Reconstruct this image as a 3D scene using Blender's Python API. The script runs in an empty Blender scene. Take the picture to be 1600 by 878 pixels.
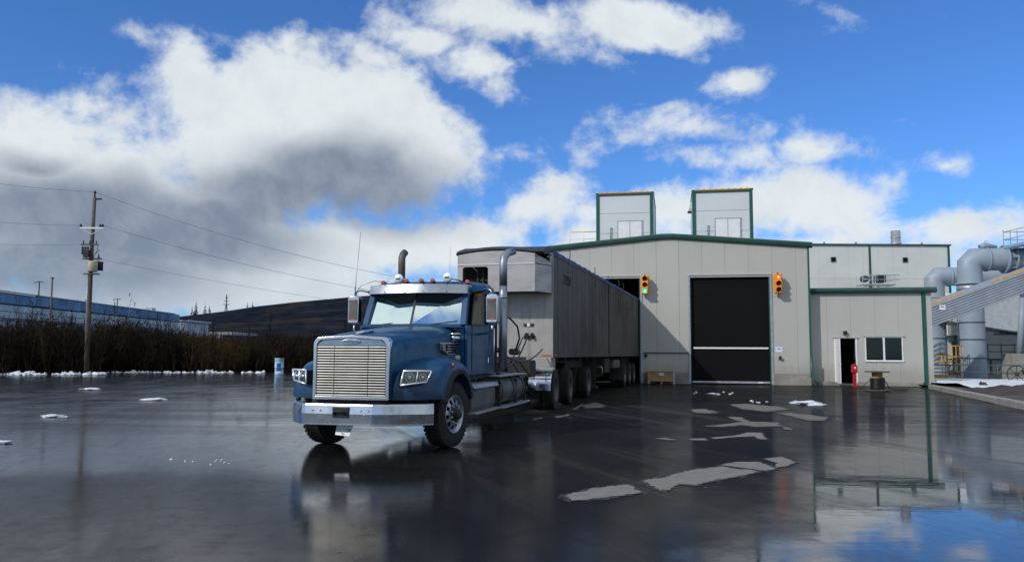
import bpy, bmesh, math, random
from mathutils import Vector, Matrix
import numpy as np
random.seed(7)
R = math.radians
S = bpy.context.scene
COL = S.collection

# ------------------------------------------------------------------ camera
F = 1250.0; PITCH = math.atan(112/F); ROLL = 0.006; EYE = 1.5
fw = Vector((0, math.cos(PITCH), math.sin(PITCH)))
rt0 = Vector((1, 0, 0)); up0 = rt0.cross(fw)
rt = math.cos(ROLL)*rt0 + math.sin(ROLL)*up0
up = -math.sin(ROLL)*rt0 + math.cos(ROLL)*up0
cam = bpy.data.cameras.new('camera'); co = bpy.data.objects.new('camera', cam); COL.objects.link(co)
M = Matrix((rt, up, -fw)).transposed().to_4x4(); M.translation = Vector((0, 0, EYE)); co.matrix_world = M
cam.sensor_width = 36; cam.lens = 36*F/1600; cam.clip_start = .1; cam.clip_end = 20000
S.camera = co
def skydir(x, y):
    d = fw + (x-800)/F*rt - (y-439)/F*up
    return d.normalized()

# ------------------------------------------------------------------ sun, exposure
SUN = Vector((-.60, -.45, .50)).normalized()          # towards the sun: left and behind the camera
sl = bpy.data.lights.new('sun', 'SUN'); sl.energy = 2.6; sl.angle = R(1.0); sl.color = (1, .95, .88)
so = bpy.data.objects.new('sun', sl); COL.objects.link(so); so.rotation_euler = SUN.to_track_quat('Z', 'Y').to_euler()
S.view_settings.view_transform = 'Standard'; S.view_settings.look = 'None'
S.view_settings.exposure = 0; S.view_settings.gamma = 1
S.cycles.use_denoising = True
S.cycles.max_bounces = 7; S.cycles.glossy_bounces = 4; S.cycles.diffuse_bounces = 3
S.cycles.sample_clamp_indirect = 4

# ------------------------------------------------------------------ node helper
class NT:
    def __init__(s, tree): s.t = tree; s.n = tree.nodes; s.l = tree.links
    def new(s, typ, **kw):
        n = s.n.new(typ)
        for k, v in kw.items(): setattr(n, k, v)
        return n
    def put(s, sock, v):
        if isinstance(v, bpy.types.NodeSocket): s.l.new(v, sock)
        else:
            if isinstance(v, tuple) and len(v) == 3 and len(sock.default_value) == 4: v = (*v, 1)
            sock.default_value = v
    def math(s, op, a, b=0.0, c=None, clamp=False):
        n = s.new('ShaderNodeMath', operation=op, use_clamp=clamp)
        s.put(n.inputs[0], a); s.put(n.inputs[1], b)
        if c is not None: s.put(n.inputs[2], c)
        return n.outputs[0]
    def ramp(s, v, a, b, c=0.0, d=1.0, smooth=True):
        n = s.new('ShaderNodeMapRange', interpolation_type='SMOOTHSTEP' if smooth else 'LINEAR')
        s.put(n.inputs[0], v); s.put(n.inputs[1], a); s.put(n.inputs[2], b); s.put(n.inputs[3], c); s.put(n.inputs[4], d)
        return n.outputs[0]
    def mix(s, f, a, b, blend='MIX'):
        n = s.new('ShaderNodeMix', data_type='RGBA', blend_type=blend)
        s.put(n.inputs[0], f); s.put(n.inputs[6], a); s.put(n.inputs[7], b)
        return n.outputs[2]
    def noise(s, vec, scale, detail=5, rough=.55, dist=0.0, dim='3D'):
        n = s.new('ShaderNodeTexNoise', noise_dimensions=dim)
        if vec is not None: s.l.new(vec, n.inputs['Vector'])
        n.inputs['Scale'].default_value = scale; n.inputs['Detail'].default_value = detail
        n.inputs['Roughness'].default_value = rough; n.inputs['Distortion'].default_value = dist
        return n.outputs[0]
    def mapping(s, vec, loc=(0, 0, 0), rot=(0, 0, 0), scale=(1, 1, 1), typ='POINT'):
        n = s.new('ShaderNodeMapping', vector_type=typ); s.l.new(vec, n.inputs[0])
        n.inputs[1].default_value = loc; n.inputs[2].default_value = rot; n.inputs[3].default_value = scale
        return n.outputs[0]

# ------------------------------------------------------------------ world: sky and clouds
W = bpy.data.worlds.new('World'); S.world = W; W.use_nodes = True
w = NT(W.node_tree); w.n.clear()
gen = w.new('ShaderNodeTexCoord').outputs['Generated']
sky = w.new('ShaderNodeTexSky', sky_type='NISHITA')
sky.sun_disc = False; sky.sun_elevation = math.asin(SUN.z); sky.sun_rotation = math.atan2(SUN.x, SUN.y)
sky.air_density = 1.0; sky.dust_density = .6; sky.ozone_density = 2.5; sky.altitude = 600
skyc = w.mix(1.0, sky.outputs[0], (.053, .094, .150), 'MULTIPLY')
wn = w.new('ShaderNodeTexNoise'); w.l.new(gen, wn.inputs['Vector']); wn.inputs['Scale'].default_value = 6.5; wn.inputs['Detail'].default_value = 7
wv = w.new('ShaderNodeVectorMath', operation='SUBTRACT'); w.l.new(wn.outputs['Color'], wv.inputs[0]); wv.inputs[1].default_value = (.5, .5, .5)
ws = w.new('ShaderNodeVectorMath', operation='SCALE'); w.l.new(wv.outputs[0], ws.inputs[0]); ws.inputs['Scale'].default_value = .085
wa = w.new('ShaderNodeVectorMath', operation='ADD'); w.l.new(gen, wa.inputs[0]); w.l.new(ws.outputs[0], wa.inputs[1])
warp = wa.outputs[0]
def blob(cx, cy, rx, ry, wt=1.0, roll=0.0, vec=warp):
    c = skydir(cx, cy); az = math.atan2(c.x, c.y); el = math.asin(c.z)
    k = c.dot(fw)/F
    m = w.mapping(vec, tuple(c), (el, R(roll), -az), (rx*k, .6, ry*k), 'TEXTURE')
    ln = w.new('ShaderNodeVectorMath', operation='LENGTH'); w.l.new(m, ln.inputs[0])
    return w.ramp(ln.outputs['Value'], 0.0, 1.35, wt, 0.0, False)
CLOUDS = [(470,225,270,125,1.15),(283,138,74,92,.95,18),(40,222,118,98,1),(140,330,320,120,1.25),(610,235,135,95,1.2),(230,400,420,110,1.05),
  (650,370,260,60,.95),(860,330,95,60,.95),(520,440,330,40,.9),(435,70,42,44,.55,35),(205,50,60,25,.4),(120,150,70,35,.6),
  (800,38,235,66,.84,10),(985,42,145,50,.92,12),(750,115,72,62,.86),(680,70,100,50,.7,20),(640,40,110,55,.6,25),(590,90,80,30,.55,20),
  (1320,25,95,38,.6,28),(1370,60,60,25,.4),(1500,20,60,24,.4),(1150,134,66,34,.78),(1080,215,195,48,.66),(1120,262,150,50,.72),
  (1290,238,110,38,.7),(1300,325,125,60,1.0),(1130,330,260,55,.85),(1485,252,62,32,.72),(1385,178,70,16,.45,12),(1500,350,190,50,.72),
  (1300,400,500,42,.78),(700,455,500,38,.68),(950,400,160,60,.8),(100,470,300,22,.55)]
acc = None
CLOUDS = [(a, b, c*1.22, d*1.2, e) + tuple(r) for a, b, c, d, e, *r in CLOUDS]
for b in CLOUDS:
    v = blob(*b); acc = v if acc is None else w.math('MAXIMUM', acc, v)
# the rest of the sky goes on with the same broken cloud
sep = w.new('ShaderNodeSeparateXYZ'); w.l.new(gen, sep.inputs[0])
dz = w.math('ADD', w.math('ABSOLUTE', sep.outputs[2]), .22)
cd = w.new('ShaderNodeVectorMath', operation='DIVIDE'); w.l.new(gen, cd.inputs[0])
cb = w.new('ShaderNodeCombineXYZ'); [w.l.new(dz, cb.inputs[i]) for i in range(3)]; w.l.new(cb.outputs[0], cd.inputs[1])
gnl = w.noise(cd.outputs[0], 1.1, 3, .5)
gcl = w.ramp(gnl, .36, .62, 0.0, 1.1, False)
wmask = w.ramp(sep.outputs[1], .62, .42, 0.0, 1.0)
acc = w.math('MAXIMUM', acc, w.math('MULTIPLY', gcl, wmask))
m_ = w.mapping(warp, (.05, -.40, .90), (0, 0, 0), (.75, .40, .5), 'TEXTURE')     # broad unseen cloud added overhead behind the viewer, to whiten the windshield reflection
ln = w.new('ShaderNodeVectorMath', operation='LENGTH'); w.l.new(m_, ln.inputs[0])
acc = w.math('MAXIMUM', acc, w.ramp(ln.outputs['Value'], 0.0, 1.2, 1.0, 0.0, False))
n1 = w.noise(w.mapping(gen, scale=(1, 1, 1.5)), 6.0, 10, .60, .25)
n2 = w.noise(gen, 21, 7, .62, .3)
fb = w.math('ADD', w.math('MULTIPLY', w.math('SUBTRACT', n1, .5), 1.55), w.math('ADD', w.math('MULTIPLY', w.math('SUBTRACT', n2, .5), .55), w.math('MULTIPLY', w.math('SUBTRACT', w.noise(gen, 70, 4, .6), .5), .22)))
dens = w.math('ADD', acc, fb)
alpha = w.ramp(dens, .27, .68)
alpha = w.math('MULTIPLY', alpha, .97)
DARK = [(560,285,215,80,1.1,6),(430,300,220,70,1.0),(40,262,110,45,.7),(180,350,360,92,1.25),(70,410,340,75,1.1),(370,330,180,55,1.0),(640,295,90,50,.7),(120,425,260,60,.8),(330,430,300,40,.4),
        (720,330,180,22,.3),(1140,215,100,38,.38),(760,60,110,40,.35),(1180,345,120,30,.25),(1500,380,160,25,.3),(90,300,150,40,.6)]
dk = None
for b in DARK:
    v = blob(*b); dk = v if dk is None else w.math('MAXIMUM', dk, v)
dk = w.math('MAXIMUM', dk, w.math('MULTIPLY', w.ramp(gnl, .5, .75, 0.0, .75, False), wmask))
shade = w.ramp(w.math('ADD', dk, w.math('MULTIPLY', w.math('SUBTRACT', n1, .5), .38)), .12, .85)
ccol = w.mix(shade, (.80, .85, .87), (.21, .255, .335))
ccol = w.mix(w.ramp(n2, .35, .70, 0.0, .28), ccol, (.52, .58, .64))
low = w.ramp(sep.outputs[2], .14, .0, 0.0, .5)
ccol = w.mix(low, ccol, (.31, .40, .52))
allc = w.mix(alpha, skyc, ccol)
bg1 = w.new('ShaderNodeBackground'); w.put(bg1.inputs[0], allc); bg1.inputs[1].default_value = 1.0
wo = w.new('ShaderNodeOutputWorld'); w.l.new(bg1.outputs[0], wo.inputs[0])
W.cycles.sampling_method = 'MANUAL'; W.cycles.sample_map_resolution = 512

# ------------------------------------------------------------------ materials
MATS = {}
def mat(name, base, rough=.6, metal=0.0, var=.12, vscale=3.0, dirt=None, dscale=1.2, damt=.5, bump=0.0, bscale=40, coat=0.0, spec=.5, rnd=0.0, streak=None, splash=None, rvar=.1, emit=None, estr=0.0, alpha=None):
    m = bpy.data.materials.new(name); m.use_nodes = True; t = NT(m.node_tree)
    p = t.n['Principled BSDF']; tc = t.new('ShaderNodeTexCoord').outputs['Object']
    n = t.noise(tc, vscale, 6, .6)
    a = tuple(min(1, c*(1-var)) for c in base); b = tuple(min(1, c*(1+var)) for c in base)
    col = t.mix(t.ramp(n, .3, .7), a, b)
    if dirt:
        dn = t.noise(t.mapping(tc, scale=streak or (1, 1, 1)), dscale, 8, .65)
        f = t.ramp(dn, .45, .75, 0.0, damt)
        col = t.mix(f, col, dirt)
        t.put(p.inputs['Roughness'], t.ramp(dn, .4, .75, rough, min(1, rough+.35)))
    else:
        t.put(p.inputs['Roughness'], t.ramp(n, .3, .7, max(0, rough-rvar*rough), min(1, rough+rvar*rough)))
    if rnd:
        oi = t.new('ShaderNodeObjectInfo').outputs['Random']
        hv = t.new('ShaderNodeHueSaturation'); t.l.new(col, hv.inputs['Color']); t.put(hv.inputs['Value'], t.ramp(oi, 0, 1, 1-rnd, 1+rnd, False)); col = hv.outputs[0]
    if splash:      # mud and road spray on the lower part: (colour, height where it ends, height where it is full, amount)
        sc_, z1_, z0_, am_ = splash; sp_ = t.new('ShaderNodeSeparateXYZ'); t.l.new(tc, sp_.inputs[0])
        zz = t.math('ADD', sp_.outputs[2], t.math('MULTIPLY', t.math('SUBTRACT', t.noise(t.mapping(tc, scale=(3, 3, .6)), 1.2, 7, .7), .5), (z1_-z0_)*1.3))
        col = t.mix(t.ramp(zz, z1_, z0_, 0.0, am_), col, sc_)
    t.put(p.inputs['Base Color'], col)
    p.inputs['Metallic'].default_value = metal; p.inputs['Coat Weight'].default_value = coat; p.inputs['Coat Roughness'].default_value = .06
    p.inputs['Specular IOR Level'].default_value = spec
    if bump:
        bn = t.new('ShaderNodeBump'); bn.inputs['Strength'].default_value = bump; bn.inputs['Distance'].default_value = .02
        t.put(bn.inputs['Height'], t.noise(tc, bscale, 4, .6)); t.l.new(bn.outputs[0], p.inputs['Normal'])
    if emit:
        p.inputs['Emission Color'].default_value = (*emit, 1); p.inputs['Emission Strength'].default_value = estr
    MATS[name] = m
    return m
blue = mat('truck blue paint', (.001, .052, .135), .42, .0, .12, 2, dirt=(.02, .040, .060), dscale=2.6, damt=.4, coat=.22, spec=.3, splash=((.055, .052, .046), 1.15, .70, .32))
chrome = mat('polished chrome', (.62, .65, .69), .13, 1, .06, 4, dirt=(.3, .31, .33), dscale=3, damt=.45)
bumperm = mat('polished bumper steel', (.50, .54, .60), .22, 1, .08, 2, dirt=(.19, .20, .22), dscale=2.6, damt=.8, bump=.012, bscale=3)
slatm = mat('grille slat steel', (.50, .50, .46), .35, .35, .08, 4)
alum = mat('dirty aluminium', (.42, .42, .42), .42, .75, .15, 3, dirt=(.12, .11, .10), dscale=2, damt=.6)
stackm = mat('stack steel', (.27, .30, .35), .36, .8, .1, 3, dirt=(.16, .17, .19), dscale=3, damt=.5)
tankm = mat('dull tank aluminium', (.12, .118, .118), .5, .4, .2, 3, dirt=(.05, .045, .04), dscale=2, damt=.7)
rubber = mat('tyre rubber', (.013, .0125, .012), .9, 0, .3, 6, dirt=(.034, .031, .028), dscale=4, damt=.5)
blackp = mat('black plastic', (.012, .012, .013), .5, 0, .2, 5)
chassis = mat('chassis black', (.016, .015, .015), .7, 0, .3, 5, dirt=(.05, .045, .04), dscale=4, damt=.6)
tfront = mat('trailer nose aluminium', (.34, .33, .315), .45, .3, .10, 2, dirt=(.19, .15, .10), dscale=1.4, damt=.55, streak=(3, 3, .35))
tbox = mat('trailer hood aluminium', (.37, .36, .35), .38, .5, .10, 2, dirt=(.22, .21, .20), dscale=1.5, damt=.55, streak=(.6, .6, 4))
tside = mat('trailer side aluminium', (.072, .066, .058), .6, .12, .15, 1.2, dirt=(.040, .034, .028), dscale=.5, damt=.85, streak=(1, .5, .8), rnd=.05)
tarpblue = mat('blue tarp', (.01, .05, .30), .6, 0, .3, 5)
tarpdark = mat('dark tarp', (.035, .035, .042), .6, 0, .3, 3, bump=.4, bscale=6)
amber = mat('amber lens', (.55, .07, .015), .25, 0, .1, 5, coat=.6)
lensc = mat('headlight reflector', (.80, .84, .90), .3, .4, .1, 30)
panel = mat('grey wall panel', (.425, .425, .39), .5, 0, .02, .5, dirt=(.37, .365, .335), dscale=.5, damt=.35, streak=(2, 2, .3), rnd=.018, splash=((.24, .22, .18), 1.25, .45, .45))
panelw = mat('white roof-house panel', (.56, .61, .63), .5, 0, .03, .6, rnd=.02)
green = mat('dark green trim', (.008, .085, .062), .4, 0, .15, 3)
greend = mat('deep green fascia', (.012, .062, .046), .45, 0, .15, 2, coat=.1)
concrete = mat('concrete', (.27, .26, .235), .85, 0, .2, 3, dirt=(.11, .10, .09), dscale=1.5, damt=.7, bump=.4)
doorm = mat('black door curtain', (.0045, .0045, .005), .8, 0, .2, 1.5, spec=.15)
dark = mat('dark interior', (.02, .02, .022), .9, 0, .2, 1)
white = mat('white paint', (.72, .73, .74), .45, 0, .05, 4)
paper = mat('pale blue paper', (.62, .68, .88), .6, 0, .05, 4)
galv = mat('galvanised steel', (.42, .44, .46), .45, .6, .12, 5)
yellow = mat('yellow paint', (.62, .33, .02), .5, 0, .15, 4)
sigy = mat('signal yellow', (.80, .30, .01), .45, 0, .08, 4)
red = mat('red paint', (.42, .006, .012), .35, 0, .15, 4)
wood = mat('crate wood', (.40, .25, .10), .7, 0, .2, 3, dirt=(.22, .13, .06), dscale=4, damt=.5, streak=(1, 1, 6))
pole = mat('weathered pole wood', (.085, .065, .05), .85, 0, .3, 4, dirt=(.2, .17, .13), dscale=3, damt=.5, streak=(4, 4, .3))
duct = mat('grey duct paint', (.255, .315, .385), .42, 0, .08, .8, dirt=(.30, .29, .26), dscale=.9, damt=.35)
corr = mat('corrugated steel', (.34, .375, .43), .42, .25, .08, 1.2, dirt=(.22, .22, .24), dscale=1, damt=.4)
steelb = mat('blue grey steel', (.06, .10, .13), .5, .2, .15, 3)
snow = mat('old snow', (.66, .71, .78), .6, 0, .10, 3, dirt=(.22, .22, .22), dscale=2.5, damt=.6, bump=.5, bscale=9)
mud = mat('dark mud', (.045, .035, .028), .8, 0, .4, 2, dirt=(.11, .09, .07), dscale=3, damt=.6, bump=.8, bscale=7)
twig = mat('bare twigs', (.014, .010, .008), .9, 0, .6, .9, dirt=(.060, .040, .020), dscale=.09, damt=.9, spec=.1)
hillm = mat('forested hill', (.007, .010, .018), .95, 0, .7, .05, dirt=(.050, .042, .024), dscale=.012, damt=.85, spec=.02)  # base colour tinted bluish to stand in for distance haze
indb = mat('blue cladding', (.09, .20, .38), .5, 0, .3, .25, dirt=(.02, .04, .09), dscale=.4, damt=.7, streak=(1, 1, .4), rnd=.18)
indw = mat('pale cladding', (.36, .46, .56), .6, 0, .2, .3, dirt=(.10, .12, .14), dscale=.6, damt=.8, streak=(1, 1, .4), rnd=.15)
indg = mat('dull windows', (.22, .32, .36), .3, 0, .4, .5, rnd=.4)
wallfar = mat('far plant cladding', (.60, .62, .59), .55, 0, .05, .6)
cable = mat('black cable', (.012, .012, .012), .45, 0, .2, 8)
tan = mat('dark interior trim', (.035, .032, .03), .8)

def glass_mat(name, tint, ior, haze=0.0, hcol=(.3, .36, .36), gcol=(1, 1, 1, 1)):
    m = bpy.data.materials.new(name); m.use_nodes = True; t = NT(m.node_tree); t.n.clear()
    tr = t.new('ShaderNodeBsdfTransparent'); tr.inputs[0].default_value = (*tint, 1)
    gl = t.new('ShaderNodeBsdfGlossy'); gl.inputs['Roughness'].default_value = .03; gl.inputs[0].default_value = gcol
    df = t.new('ShaderNodeBsdfDiffuse'); df.inputs[0].default_value = (*hcol, 1)
    fr = t.new('ShaderNodeFresnel'); fr.inputs[0].default_value = ior
    a = t.new('ShaderNodeMixShader'); a.inputs[0].default_value = haze; t.l.new(tr.outputs[0], a.inputs[1]); t.l.new(df.outputs[0], a.inputs[2])
    b = t.new('ShaderNodeMixShader'); t.l.new(fr.outputs[0], b.inputs[0]); t.l.new(a.outputs[0], b.inputs[1]); t.l.new(gl.outputs[0], b.inputs[2])
    o = t.new('ShaderNodeOutputMaterial'); t.l.new(b.outputs[0], o.inputs[0])
    return m
wglass = glass_mat('windshield glass', (.5, .64, .62), 3.3, .14, (.28, .38, .38), (.80, .95, .92, 1))  # teal diffuse layer: dirt film, plus painted brightness for the sky reflection
glass = glass_mat('window glass', (.35, .37, .38), 1.5)
dglass = glass_mat('dark door glass', (.02, .022, .025), 1.25)
def lamp_mat(name, c, s):
    return mat(name, tuple(.3*x for x in c), .3, emit=c, estr=s)
lred = lamp_mat('lit red lens', (1, .05, .01), 3.2); lgreen = lamp_mat('lit green lens', (.0, .85, .45), 1.3)
lredc = lamp_mat('lit red lens core', (1, .35, .1), 4.0); lgreenc = lamp_mat('lit green core', (.35, 1, .8), 1.6)

def asphalt():
    m = bpy.data.materials.new('wet asphalt'); m.use_nodes = True; t = NT(m.node_tree); p = t.n['Principled BSDF']
    tc = t.new('ShaderNodeTexCoord').outputs['Object']
    big = t.noise(tc, .12, 4, .55); mid = t.noise(t.mapping(tc, scale=(1, .55, 1)), .8, 6, .6); fine = t.noise(tc, 55, 4, .6); grit = t.noise(tc, 130, 3, .7)
    sx = t.new('ShaderNodeSeparateXYZ'); t.l.new(tc, sx.inputs[0])
    # tyre-wide smears running out of the right and left doors (dried mud film)
    trk = t.noise(t.mapping(tc, rot=(0, 0, R(19)), scale=(.85, 13, 1), typ='TEXTURE'), 1.0, 4, .6)
    col = t.mix(t.ramp(mid, .3, .7), (.0055, .005, .0042), (.013, .012, .0105))
    col = t.mix(t.ramp(trk, .53, .70, 0, .6), col, (.050, .043, .034))
    col = t.mix(t.ramp(grit, .62, .74, 0, .4), col, (.07, .066, .06))
    t.put(p.inputs['Base Color'], col); p.inputs['Roughness'].default_value = .7; p.inputs['Specular IOR Level'].default_value = .08
    west = t.ramp(t.math('ADD', sx.outputs[0], t.math('MULTIPLY', t.math('SUBTRACT', big, .5), 9)), 1.5, -4.5)
    film = t.ramp(t.math('ADD', t.math('MULTIPLY', mid, .6), t.math('MULTIPLY', big, .6)), .48, .74)
    rough = t.math('ADD', .010, t.math('ADD', t.math('MULTIPLY', west, .10), t.math('MULTIPLY', film, t.math('ADD', .025, t.math('MULTIPLY', west, .06)))))
    rough = t.math('ADD', rough, t.ramp(trk, .55, .78, 0, .04))
    # standing water and damp areas, by place on the lot
    wx = t.math('ADD', sx.outputs[0], t.math('MULTIPLY', t.math('SUBTRACT', t.noise(tc, .35, 5, .6), .5), 3.2))
    wy = t.math('ADD', sx.outputs[1], t.math('MULTIPLY', t.math('SUBTRACT', t.noise(tc, .5, 4, .6), .5), 1.6))
    wl = t.math('MULTIPLY', t.ramp(wx, -2.0, .2, 1.0, .0), t.ramp(wy, 9.2, 10.6, .55, 1.0))
    s_ = t.math('SUBTRACT', wx, t.math('SUBTRACT', t.math('MULTIPLY', wy, .55), 1.9))
    wr = t.math('MULTIPLY', t.ramp(s_, -1.0, .9), t.ramp(wy, 8, 20, 1.0, .50))
    wet = t.math('MAXIMUM', t.math('MAXIMUM', wl, wr), .22)
    wet = t.math('ADD', wet, t.math('MULTIPLY', t.math('SUBTRACT', mid, .5), .35), clamp=True)
    # broken film: small damp spots where the coat thins out, tyre smears, and sharper puddle rims
    spots = t.noise(t.mapping(tc, scale=(1, .7, 1)), 4.5, 9, .74)
    brk = t.ramp(spots, .44, .72, 0.0, 1.0)
    near = t.ramp(wet, .5, .95, 1.0, .45)
    wet = t.math('MULTIPLY', wet, t.math('SUBTRACT', 1.0, t.math('MULTIPLY', t.math('MULTIPLY', brk, near), .34)))
    wet = t.math('MULTIPLY', wet, t.ramp(trk, .50, .70, 1.0, .62))
    strk = t.noise(t.mapping(tc, scale=(.10, .95, 1)), 1.0, 6, .65)
    wet = t.math('MULTIPLY', wet, t.math('MAXIMUM', t.ramp(strk, .36, .62, .70, 1.0), t.ramp(wy, 22, 13, 0.0, 1.0)))
    t.put(p.inputs['Coat Weight'], wet)
    rough = t.math('MULTIPLY', t.math('ADD', rough, t.math('MULTIPLY', t.math('MULTIPLY', brk, near), .07)), t.ramp(wy, 9.0, 12.5, .30, 1.0))
    t.put(p.inputs['Coat Roughness'], rough)
    p.inputs['Coat IOR'].default_value = 1.55
    b1 = t.new('ShaderNodeBump'); b1.inputs['Strength'].default_value = .35; b1.inputs['Distance'].default_value = .004
    t.put(b1.inputs['Height'], fine); t.l.new(b1.outputs[0], p.inputs['Normal'])
    rip = t.noise(t.mapping(tc, scale=(.6, 1.8, 1)), 2.2, 4, .55)
    b2 = t.new('ShaderNodeBump'); b2.inputs['Distance'].default_value = .004; t.put(b2.inputs['Strength'], t.ramp(wet, .35, .9, .38, .24))
    t.put(b2.inputs['Height'], t.math('ADD', rip, t.math('MULTIPLY', fine, t.ramp(wet, .35, 1, .42, .03))))
    t.l.new(b2.outputs[0], p.inputs['Coat Normal'])
    return m
asph = asphalt()
dryasph = mat('dry asphalt', (.20, .19, .175), .9, 0, .15, 6, dirt=(.15, .145, .14), dscale=30, damt=.6, bump=.5, bscale=120)
dryedge = mat('damp brownish asphalt', (.16, .15, .125), .75, 0, .2, 4, dirt=(.09, .085, .07), dscale=6, damt=.7, bump=.5, bscale=120)
earth = mat('winter earth', (.075, .065, .05), .95, 0, .4, .4, dirt=(.04, .035, .028), dscale=.8, damt=.6)

# ------------------------------------------------------------------ mesh builder
class MB:
    def __init__(s): s.v = []; s.f = []; s.sm = []
    def add(s, vs, fs, smooth=False):
        o = len(s.v); s.v += [tuple(v) for v in vs]; s.f += [tuple(i+o for i in f) for f in fs]; s.sm += [smooth]*len(fs); return s
    def box(s, x0, x1, y0, y1, z0, z1, rot=None):
        vs = [Vector((x, y, z)) for x in (x0, x1) for y in (y0, y1) for z in (z0, z1)]
        if rot: c = Vector(((x0+x1)/2, (y0+y1)/2, (z0+z1)/2)); vs = [rot @ (v-c)+c for v in vs]
        return s.add(vs, [(0, 1, 3, 2), (4, 6, 7, 5), (0, 4, 5, 1), (2, 3, 7, 6), (0, 2, 6, 4), (1, 5, 7, 3)])
    def bar(s, p, q, wd, ht, upv=(0, 0, 1)):
        p = Vector(p); q = Vector(q); d = (q-p).normalized(); u = Vector(upv)
        if abs(d.dot(u)) > .99: u = Vector((0, 1, 0))
        a = d.cross(u).normalized(); b = a.cross(d).normalized()
        vs = [e+a*i*wd/2+b*j*ht/2 for e in (p, q) for i, j in ((-1, -1), (1, -1), (1, 1), (-1, 1))]
        return s.add(vs, [(3, 2, 1, 0), (4, 5, 6, 7), (0, 1, 5, 4), (1, 2, 6, 5), (2, 3, 7, 6), (3, 0, 4, 7)])
    def tube(s, path, r, seg=10, caps=True):
        path = [Vector(p) for p in path]; n = len(path); rs = r if isinstance(r, (list, tuple)) else [r]*n
        t0 = (path[1]-path[0]).normalized(); a = t0.orthogonal().normalized(); o = len(s.v)
        for i, p in enumerate(path):
            t = (path[min(i+1, n-1)]-path[max(i-1, 0)]).normalized()
            a = (a-t*a.dot(t)).normalized(); b = t.cross(a)
            for k in range(seg):
                an = 2*math.pi*k/seg; s.v.append(tuple(p+(a*math.cos(an)+b*math.sin(an))*rs[i]))
        for i in range(n-1):
            for k in range(seg):
                k2 = (k+1) % seg; s.f.append((o+i*seg+k, o+i*seg+k2, o+(i+1)*seg+k2, o+(i+1)*seg+k)); s.sm.append(True)
        if caps:
            s.f.append(tuple(o+k for k in reversed(range(seg)))); s.sm.append(False)
            s.f.append(tuple(o+(n-1)*seg+k for k in range(seg))); s.sm.append(False)
        return s
    def lathe(s, prof, mtx=Matrix(), seg=32, closed=False):
        # prof: (radius, axial) around local X axis
        o = len(s.v); n = len(prof)
        for r, x in prof:
            for k in range(seg):
                an = 2*math.pi*k/seg; s.v.append(tuple(mtx @ Vector((x, r*math.cos(an), r*math.sin(an)))))
        for i in range(n if closed else n-1):
            j = (i+1) % n
            for k in range(seg):
                k2 = (k+1) % seg; s.f.append((o+i*seg+k, o+i*seg+k2, o+j*seg+k2, o+j*seg+k)); s.sm.append(True)
        return s
    def prism(s, poly, fn, a, b):
        # poly: 2D points; fn(u,v,t)->3D
        n = len(poly); vs = [fn(u, v, a) for u, v in poly]+[fn(u, v, b) for u, v in poly]
        fs = [tuple(range(n))[::-1], tuple(range(n, 2*n))]+[(i, (i+1) % n, n+(i+1) % n, n+i) for i in range(n)]
        return s.add(vs, fs)
    def loft(s, rings, caps=True, smooth=True, closed=True):
        n = len(rings[0]); o = len(s.v)
        for r_ in rings: s.v += [tuple(p) for p in r_]
        for i in range(len(rings)-1):
            for k in range(n if closed else n-1):
                k2 = (k+1) % n; s.f.append((o+i*n+k, o+i*n+k2, o+(i+1)*n+k2, o+(i+1)*n+k)); s.sm.append(smooth)
        if caps:
            s.f.append(tuple(o+k for k in reversed(range(n)))); s.sm.append(False)
            m = (len(rings)-1)*n; s.f.append(tuple(o+m+k for k in range(n))); s.sm.append(False)
        return s
    def build(s, name, m, parent=None, bevel=0, seg=2, sharp=None, label=None, fix=True):
        me = bpy.data.meshes.new(name); me.from_pydata(s.v, [], s.f)
        me.polygons.foreach_set('use_smooth', s.sm)
        if fix:
            bm = bmesh.new(); bm.from_mesh(me); bmesh.ops.recalc_face_normals(bm, faces=bm.faces); bm.to_mesh(me); bm.free()
        if sharp: me.polygons.foreach_set('use_smooth', [True]*len(me.polygons)); me.set_sharp_from_angle(angle=R(sharp))
        me.materials.append(m); o = bpy.data.objects.new(name, me); COL.objects.link(o)
        if parent: o.parent = parent
        if bevel:
            b = o.modifiers.new('bevel', 'BEVEL'); b.width = bevel; b.segments = seg; b.limit_method = 'ANGLE'; b.angle_limit = R(30)
            me.polygons.foreach_set('use_smooth', [True]*len(me.polygons)); me.set_sharp_from_angle(angle=R(35)); b.harden_normals = True
        if label: o['label'] = label
        return o
def tag(o, label, cat, group=None, kind=None):
    o['label'] = label; o['category'] = cat
    if group: o['group'] = group
    if kind: o['kind'] = kind
    return o
def thing(name, label, cat, loc=(0, 0, 0), rz=0, group=None, kind=None):
    o = bpy.data.objects.new(name, None); COL.objects.link(o); o.location = loc; o.rotation_euler = (0, 0, rz); o.empty_display_size = .2
    return tag(o, label, cat, group, kind)
def struct(o): o['kind'] = 'structure'; return o
def box(name, m, parent, *a, bevel=0, label=None): return MB().box(*a).build(name, m, parent, bevel=bevel, label=label)
def tube(name, m, parent, path, r, seg=10, label=None): return MB().tube(path, r, seg).build(name, m, parent, label=label)
def arc(c, r, a0, a1, n, fn): return [fn(c[0]+r*math.cos(a0+(a1-a0)*i/n), c[1]+r*math.sin(a0+(a1-a0)*i/n)) for i in range(n+1)]
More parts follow.
